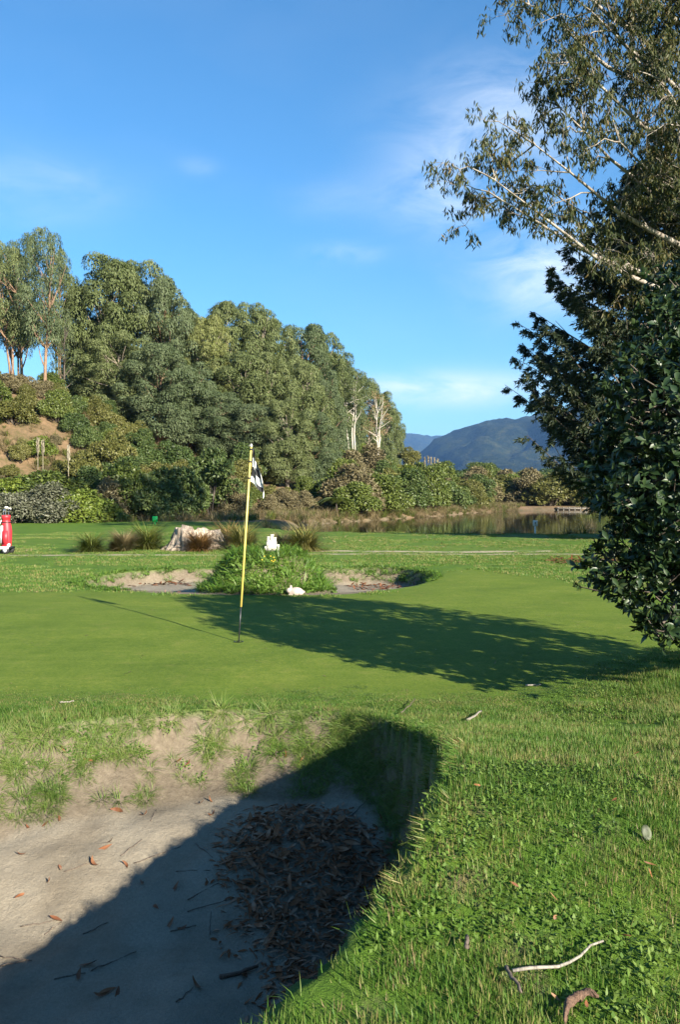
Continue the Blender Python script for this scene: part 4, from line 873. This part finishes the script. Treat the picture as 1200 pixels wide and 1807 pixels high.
# ------------------------------------------------------------------ old stump
def stump():
    x, y = hit(340, 972); z = Hs(x, y) - .05; y += .45; e = empty('tree_stump', (x, y, z), 'wide weathered grey tree stump cut low with flared roots', 'stump')
    n = 72; m_ = 16; a = np.arange(n) / n * 2 * np.pi; mb = MB(); V = []
    for j in range(m_):
        t = j / (m_ - 1); h = .66 * t; flare = 1 + .26 * (1 - t) ** 1.6
        rr = flare * (1 + .12 * np.sin(3 * a + 1) + .10 * np.sin(7 * a + .6 + t) * (1.2 - t) + .06 * np.sin(17 * a + 3 * t) + .07 * vnoise(a * 6, np.full(n, t * 3), 5)); top = h * (1 - .10 * np.cos(a + .3) * t + .20 * vnoise(a * 4, a * 0, 9) * t + .07 * vnoise(a * 11, a * 0, 10) * t) * .92
        V.append(np.c_[.74 * rr * np.cos(a) * (1 - .10 * t), .50 * rr * np.sin(a) * (1 - .1 * t), top])
    rings = [(.93, .66), (.55, .60), (.2, .58)]
    for s, h in rings: V.append(np.c_[V[m_ - 1][:, 0] * s, V[m_ - 1][:, 1] * s, V[m_ - 1][:, 2] * (.9 + .1 * s) + .012 * vnoise(a * 5, a * 0 + s * 9, 13)])
    k = m_ + 3; i = np.arange(k - 1)[:, None] * n; j = np.arange(n)[None]; j2 = (j + 1) % n; q = np.stack([i + j, i + j2, i + n + j2, i + n + j], -1).reshape(-1, 4)
    mb.add(np.concatenate(V), q); mb.f.append(np.arange((k - 1) * n, k * n)[None]); mb.obj('trunk_base', M['stump'], e)
    for aa, l in ((-2.2, .35), (-1.2, .30), (-.4, .38), (3.4, .36)):
        d = np.array([math.cos(aa), math.sin(aa) * .75, 0]); MB().tube([d * .58 + [0, 0, .30], d * .72 + [0, 0, .15], d * (.72 + l * .6) + [0, 0, .07], d * (.75 + l) + [0, 0, -.02]], [.12, .11, .07, .03], 8).obj('root', M['stump'], e)
stump()

# ------------------------------------------------------------------ signs and jetty
def sign(px, py, Y, w, h, ztop, mat, lab, pmat=None):
    x = xpix(px, Y); z0 = Hs(x, Y); H = zpix(ztop, Y) - z0; e = empty('marker_sign', (x, Y, z0), lab, 'sign')
    MB().box((0, .012, H / 2 - .1), (.07, .03, H + .2 - .05)).obj('post', pmat or mat, e); MB().box((0, -.02, H - h / 2), (w, .024, h)).obj('plate', mat, e); return e
sign(273, 920, 44, .26, .30, 911, M['green_sign'], 'small bright green tee marker sign in front of the shaded shrubs')
wsg = sign(945, 935, 36.0, .20, .24, 918, M['white'], 'small white marker sign by the lake edge')
MB().box((0, -.034, Hs(xpix(945, 36.), 36.) * 0 + zpix(923, 36.) - Hs(xpix(945, 36.), 36.)), (.05, .004, .07)).obj('dark_figure', M['grey_wood'], wsg)
x = xpix(911, 36.4); o = MB().box((0, 0, .25), (.08, .08, .95)).obj('lake_post', M['dark_post']); o.location = (x, 36.4, Hs(x, 36.4)); tag(o, 'short dark post beside the white marker sign', 'post')
def jetty():
    Y = 112.0; x0 = xpix(982, Y); x1 = xpix(1036, Y); e = empty('jetty', ((x0 + x1) / 2, Y, -.50), 'low grey wooden jetty on the far shore', 'jetty'); L = x1 - x0
    for i in range(14): MB().box((-L / 2 + (i + .5) * L / 14, 0, .30), (L / 14 - .03, 1.4, .07)).obj('plank', M['grey_wood'], e)
    for i in range(6):
        MB().tube([[-L / 2 + (i + .1) * L / 5.4, -.6, -.9], [-L / 2 + (i + .1) * L / 5.4, -.6, .42]], .08, 7).obj('post', M['grey_wood'], e)
    MB().box((0, -.72, .22), (L, .06, .10)).obj('rail', M['grey_wood'], e)
jetty()

# ------------------------------------------------------------------ golf trolley and bags
def golf():
    Y = 23.3; bx = xpix(9, Y); z0 = Hs(bx, Y)
    t = empty('golf_trolley', (bx - .20, Y, z0), 'low black golf trolley carrying the bags at the edge of the lawn', 'trolley')
    MB().box((-.02, 0, .17), (.78, .46, .05)).obj('platform', M['black'], t); MB().box((-.02, -.236, .175), (.78, .02, .07)).obj('bumper', M['silver'], t)
    for sx in (-.32, .26):
        w = MB().tube([[sx, -.22, .105], [sx, -.14, .105]], .105, 18).obj('wheel', M['rubber'], t); MB().tube([[sx, -.228, .105], [sx, -.222, .105]], .055, 12).obj('hub', M['silver'], w)
        w = MB().tube([[sx, .14, .105], [sx, .22, .105]], .105, 18).obj('wheel', M['rubber'], t)
    MB().tube([[-.30, .18, .19], [-.30, .20, .7], [-.42, .28, 1.05], [-.60, .28, 1.10]], .018, 8).obj('handle', M['steel'], t)
    def bag(dx, body, trim, lab, seed):
        e = empty('golf_bag', (bx + dx, Y, z0 + .196), lab, 'bag'); z = np.array([0, .03, .2, .42, .58, .70, .76, .765, .86, .865]); r = np.array([.115, .135, .138, .142, .128, .108, .104, .118, .120, .108])
        m = MB().tube(np.c_[0 * z + .012 * np.sin(z * 5), 0 * z, z], r, 18).obj('bag_body', body, e)
        MB().tube([[.006, 0, .655], [.006, 0, .685]], .1225, 18).obj('collar_band', M['black'], e)
        MB().box((.02, -.135, .26), (.15, .07, .36), 0, .86).obj('pocket', body, e); MB().box((-.085, -.10, .34), (.07, .09, .48), .35, .9).obj('side_pocket', trim, e)
        MB().tube([[-.10, -.09, .72], [-.17, -.14, .55], [-.16, -.14, .35], [-.10, -.11, .22]], .016, 6).obj('strap', trim, e); MB().box((.10, -.10, .045), (.08, .05, .09)).obj('foot', M['white'], e)
        r2 = np.random.default_rng(seed)
        for i in range(5):
            a = i * 1.26 + seed; q = np.array([.055 * math.cos(a), .055 * math.sin(a)]); h = .98 + .10 * r2.random(); c = empty('golf_club', (bx + dx + q[0], Y + q[1], z0 + .26), 'golf club standing head up in ' + ('the red golf bag' if seed == 1 else 'the silver and navy golf bag'), 'club', 'clubs in ' + ('the red bag' if seed == 1 else 'the silver bag'))
            MB().tube([[0, 0, 0], [q[0] * .4, q[1] * .4, h - .08]], .007, 6).obj('shaft', M['steel'], c)
            hd = MB().ball((q[0] * .4 + .028, q[1] * .4, h - .065), (.055, .035, .030) if i % 2 else (.042, .016, .034), 10, 7); hd.obj('club_head', (M['white'], M['black'], M['steel'])[i % 3], c)
    bag(.02, M['red'], M['silver'], 'upright red golf bag full of clubs on the black trolley', 1); bag(-.33, M['navy'], M['silver'], 'upright silver and navy golf bag beside the red one', 2)
golf()

# ------------------------------------------------------------------ dead leaves, twigs and sticks
def gum_leaf_mesh(seed, mat, curl=.25):
    r2 = np.random.default_rng(seed); t = np.linspace(0, 1, 7); c = r2.uniform(-.35, .35); w = np.sin(np.pi * np.clip(t * .96 + .02, 0, 1)) ** .8 * r2.uniform(.11, .17); tw = r2.uniform(-.8, .8)
    mid = np.c_[c * (t - t * t) * 1.2, t - .5, curl * r2.uniform(.3, 1.2) * (t - .5) ** 2 + .01]; s = np.c_[np.cos(tw * (t - .5)), 0 * t, np.sin(tw * (t - .5))]; cup = r2.uniform(.1, .5) * w
    V = np.concatenate([mid + s * w[:, None] + np.c_[0 * t, 0 * t, cup], mid, mid - s * w[:, None] + np.c_[0 * t, 0 * t, cup]]); j = np.arange(6); q = np.r_[np.c_[j, j + 1, j + 8, j + 7], np.c_[j + 7, j + 8, j + 15, j + 14]]
    return MB().add(V, q).mesh('leaf', mat)
LM = [gum_leaf_mesh(i, M['litter']) for i in range(10)]; LR = [gum_leaf_mesh(40 + i, M['litter_red'], 1.0) for i in range(5)]
def lay(o, x, y, s, lift=.004, tilt=.25, zbase=None):
    n_ = normal_at(np.array([x]), np.array([y]), .05)[0] + rng.normal(0, tilt, 3); n_ = unit(n_); z = (Hs(x, y) if zbase is None else zbase) + lift
    o.rotation_mode = 'QUATERNION'; o.rotation_quaternion = Vector((0, 0, 1)).rotation_difference(Vector(n_)) @ Matrix.Rotation(rng.uniform(0, 6.28), 3, 'Z').to_quaternion(); o.location = (x, y, z); o.scale = (s, s, s)
def leaf_pile():
    cx, cy = hit(545, 1560); PILE = smooth_poly([hit(*q) for q in ((395, 1490), (430, 1445), (520, 1420), (620, 1445), (705, 1480), (705, 1550), (665, 1620), (600, 1690), (480, 1705), (430, 1660), (400, 1580))], 2)
    e = empty('leaf_pile', (cx, cy, Hs(cx, cy)), 'heap of dead gum leaves lying in the shaded bunker', 'leaves'); o3 = np.array(e.location)
    lo = PILE.min(0) - .1; hi = PILE.max(0) + .1; N_ = 8500; X = rng.uniform(lo[0], hi[0], N_); Y = rng.uniform(lo[1], hi[1], N_); d = sdist(PILE, X, Y); k = (d > -.01 + .07 * rng.normal(size=N_)) & (terrain(X, Y, True)[1]['_dn'] > .1); X, Y, d = X[k], Y[k], d[k]
    hgt = lambda d_: .045 * sstep(-.02, .30, d_); mb = MB(); Z = terrain(X, Y) + hgt(d) * rng.uniform(0, 1, len(X)) + .004; n = len(X)
    D = rdir(n); D[:, 2] *= .14; mb.cards(*T_SICK, np.c_[X, Y, Z] - o3, D, rdir(n) * .35 + [0, 0, 1.], rng.uniform(.025, .105, n), rng.uniform(.008, .022, n)); b = mb.obj('leaf_litter', M['litter'], e, False); b['kind'] = 'stuff'
    for i in range(300):
        j = rng.integers(n); l = link('leaf', LM[i % 10], e); lay(l, X[j], Y[j], rng.uniform(.04, .115), .008 + hgt(d[j]) * rng.uniform(.5, 1.15), .30); l.location = Vector(l.location) - Vector(o3)
leaf_pile()
gL = 'fallen leaves scattered on the bunker sand'
for px, py in ((35, 1510), (105, 1533), (192, 1488), (184, 1498), (165, 1527), (222, 1530), (253, 1440), (207, 1433), (104, 1447), (80, 1456), (48, 1463), (35, 1584), (98, 1626), (84, 1560), (372, 1415), (352, 1420), (330, 1350), (375, 1440), (250, 1562), (300, 1632), (320, 1640),
               (155, 1705), (190, 1752), (178, 1760), (205, 1756), (345, 1742), (437, 1770), (140, 1725), (310, 1570), (430, 1725), (365, 1560), (270, 1600), (505, 1335), (530, 1345), (110, 1325), (155, 1345), (315, 1345)):
    x, y = hit(px, py); o = link('fallen_leaf', (LR if rng.random() < .75 else LM)[rng.integers(5)]); lay(o, x, y, rng.uniform(.055, .095), .006, .45); tag(o, 'curled russet or brown fallen leaf lying alone on the bunker sand or wall', 'leaf', gL)
def stick(pts, r, mat, name, lab, group=None, lift=.006, br=None):
    W3 = []
    for px, py in pts:
        x, y = hit(px, py); W3.append((x, y, Hs(x, y) + lift))
    W3 = np.array(W3); b = W3[0].copy(); t = np.linspace(0, 1, len(W3)); tt = np.linspace(0, 1, 8); p = np.stack([np.interp(tt, t, W3[:, k]) for k in range(3)], -1) - b; p[1:-1] += rng.normal(0, .10 * r + .002, (6, 3)); p[:, 2] = np.maximum(p[:, 2], 0 * tt + p[:, 2].min())
    o = MB().tube(p, np.linspace(r, r * .6, 8), 7).obj(name, mat); o.location = b; return tag(o, lab, 'stick', group)
stick([(905, 1735), (995, 1725), (1065, 1682)], .0052, M['twig_pale'], 'stick', 'long bleached stick lying on the foreground grass', lift=.034)
stick([(893, 1725), (920, 1772)], .006, M['twig'], 'stick', 'short dark stick touching the long bleached one', lift=.03)
stick([(825, 1278), (850, 1262)], .009, M['twig_pale'], 'stick', 'short pale broken branch on the grass beyond the bunker', lift=.03)
stick([(708, 1266), (722, 1255), (733, 1240)], .004, M['twig'], 'stick', 'thin forked twig standing on the bunker lip', lift=.035)
stick([(825, 1690), (824, 1670)], .007, M['twig'], 'stick', 'small dark twig upright in the foreground grass', lift=.03)
stick([(928, 1212), (955, 1211)], .008, M['twig_pale'], 'bark_strip', 'pale bark strip on the grass beside the tree shadow', lift=.012)
stick([(105, 1242), (130, 1240)], .006, M['twig_pale'], 'bark_strip', 'pale twig on the green edge above the bunker', lift=.012)
gT = 'thin twigs on the bunker sand'
for a, b in (((235, 1525), (318, 1495)), ((112, 1540), (175, 1520)), ((35, 1636), (95, 1626)), ((78, 1650), (108, 1628)), ((0, 1690), (55, 1697)), ((0, 1706), (45, 1696)), ((212, 1512), (250, 1483)), ((330, 1590), (385, 1560)), ((145, 1650), (190, 1630)), ((95, 1730), (150, 1718)), ((160, 1715), (240, 1680)), ((345, 1490), (375, 1515)), ((310, 1540), (370, 1537)), ((330, 1610), (400, 1590)), ((300, 1645), (345, 1635)), ((310, 1770), (340, 1745)), ((265, 1450), (275, 1430)), ((370, 1650), (372, 1610)), ((620, 1440), (650, 1412))):
    stick([a, b], .0032, M['twig'], 'twig', 'thin dark twig lying on the bunker sand', gT, .003)
stick([(388, 1728), (430, 1718), (455, 1708)], .012, M['bark_curl'], 'bark_strip', 'reddish bark strip at the edge of the leaf heap', None, .01)
def curl():
    x, y = hit(1015, 1775); nu, nv = 16, 8; U, V = np.meshgrid(np.linspace(0, 1, nu), np.linspace(-1, 1, nv)); w = .017 * np.sin(np.pi * np.clip(U * .92 + .06, 0, 1)) ** .55; ax = (U - .5) * .13
    P = np.stack([ax * .86 + V * w * -.35, ax * .75 - 2.2 * (U - .5) ** 2 * .11 + V * w * .9, .012 * (1 - V * V) + .006 * np.sin(U * 9) + .004 * np.sin(U * 23 + V * 3)], -1).reshape(-1, 3); i = (np.arange(nv - 1)[:, None] * nu + np.arange(nu - 1)[None]).ravel()
    o = MB().add(P, np.stack([i, i + 1, i + 1 + nu, i + nu], -1)).obj('bark_piece', M['bark_curl']); o.location = (x, y, Hs(x, y) + .022); tag(o, 'curved brown piece of bark in the grass below the long bleached stick', 'bark'); s = o.modifiers.new('thick', 'SOLIDIFY'); s.thickness = .004
curl()
def disc():
    x, y = hit(1142, 1483); a = np.linspace(0, 6.283, 20, endpoint=False); mb = MB(); mb.add(np.r_[np.c_[.017 * np.cos(a), .016 * np.sin(a), .022 * np.sin(a) + .028], np.c_[.009 * np.cos(a), .008 * np.sin(a) + .003, .011 * np.sin(a) + .026]], [[i, (i + 1) % 20, 20 + (i + 1) % 20, 20 + i] for i in range(20)]); mb.f.append(np.arange(20, 40)[None])
    o = mb.obj('round_leaf', M['pale_leaf']); o.location = (x, y, Hs(x, y)); tag(o, 'upright round pale green leaf in the right hand grass', 'leaf'); s = o.modifiers.new('thick', 'SOLIDIFY'); s.thickness = .002
disc()
for i in range(14):
    px, py = rng.uniform(760, 1190), rng.uniform(1290, 1790); x, y = hit(px, py)
    if grid_at(ATT['_dn'], x, y)[0] > -.05: continue
    o = link('fallen_leaf', LM[rng.integers(10)]); lay(o, x, y, rng.uniform(.028, .05), .022, .5); tag(o, 'small dry leaf caught in the rough grass', 'leaf', 'dry leaves in the rough grass')
# leaf litter in the far bunkers and along the path
def far_litter():
    X = rng.uniform(-5, 2, 5200); Y = rng.uniform(13.6, 18.9, 5200); _, a = terrain(X, Y, True); k = (a['_t2'] > .75) & (a['_r'] > 1.05) & (fbm(X * 1.1, Y * 1.3, 3, 131) + .25 * (X > .2) + .25 * np.exp(-((X + 2.6) / .6) ** 2) > .22); X, Y = X[k], Y[k]; n = len(X)
    D = rdir(n); D[:, 2] *= .25; o = MB().cards(*T_SICK, np.c_[X, Y, terrain(X, Y) + .012], D, rdir(n) * .5 + [0, 0, 1.], rng.uniform(.09, .17, n), rng.uniform(.03, .05, n)).obj('leaf_litter', M['litter_red'], None, False); tag(o, 'reddish dead leaves drifted in the far bunkers', 'leaves', kind='stuff')
    X = rng.uniform(-9, 12, 420); Y = rng.uniform(19.5, 34, 420); k = in_view(X, Y); X, Y = X[k], Y[k]; n = len(X); D = rdir(n); D[:, 2] *= .2
    o = MB().cards(*T_SICK, np.c_[X, Y, terrain(X, Y) + .03], D, rdir(n) * .4 + [0, 0, 1.], rng.uniform(.08, .18, n), rng.uniform(.03, .06, n)).obj('leaf_litter', M['straw'], None, False); tag(o, 'pale dry leaves strewn over the lawn beyond the path', 'leaves', kind='stuff')
    X = rng.uniform(5.0, 9.0, 500); Y = rng.normal(20.4, .35, 500) + .15 * (X - 6); n = len(X); D = rdir(n); D[:, 2] *= .25
    o = MB().cards(*T_SICK, np.c_[X, Y, terrain(X, Y) + .03], D, rdir(n) * .5 + [0, 0, 1.], rng.uniform(.10, .2, n), rng.uniform(.03, .06, n)).obj('leaf_litter', M['litter_red'], None, False); tag(o, 'patch of reddish leaves beside the path behind the glossy tree', 'leaves', kind='stuff')
    X = rng.uniform(-4, 4.5, 90); Y = rng.uniform(7.2, 13.2, 90); n = len(X); D = rdir(n); D[:, 2] *= .15
    o = MB().cards(*T_SICK, np.c_[X, Y, terrain(X, Y) + .008], D, rdir(n) * .3 + [0, 0, 1.], rng.uniform(.025, .07, n), rng.uniform(.008, .018, n)).obj('leaf_litter', M['straw'], None, False); tag(o, 'a few tiny dry leaves strewn over the putting green', 'leaves', kind='stuff')
far_litter()

# ------------------------------------------------------------------ haze
def haze():
    m, t = mat_new('haze_air'); v = t.n('ShaderNodeVolumePrincipled', ins={'Color': (.24, .50, 1.0, 1), 'Density': 0.66e-4, 'Anisotropy': .1})
    t.n('ShaderNodeOutputMaterial', ins={'Volume': v.outputs[0]})
    o = MB().box((0, 4600, 348), (14400, 10400, 704)).obj('haze', m, None, False); tag(o, 'thin blue air haze over the valley', kind='stuff')
haze()
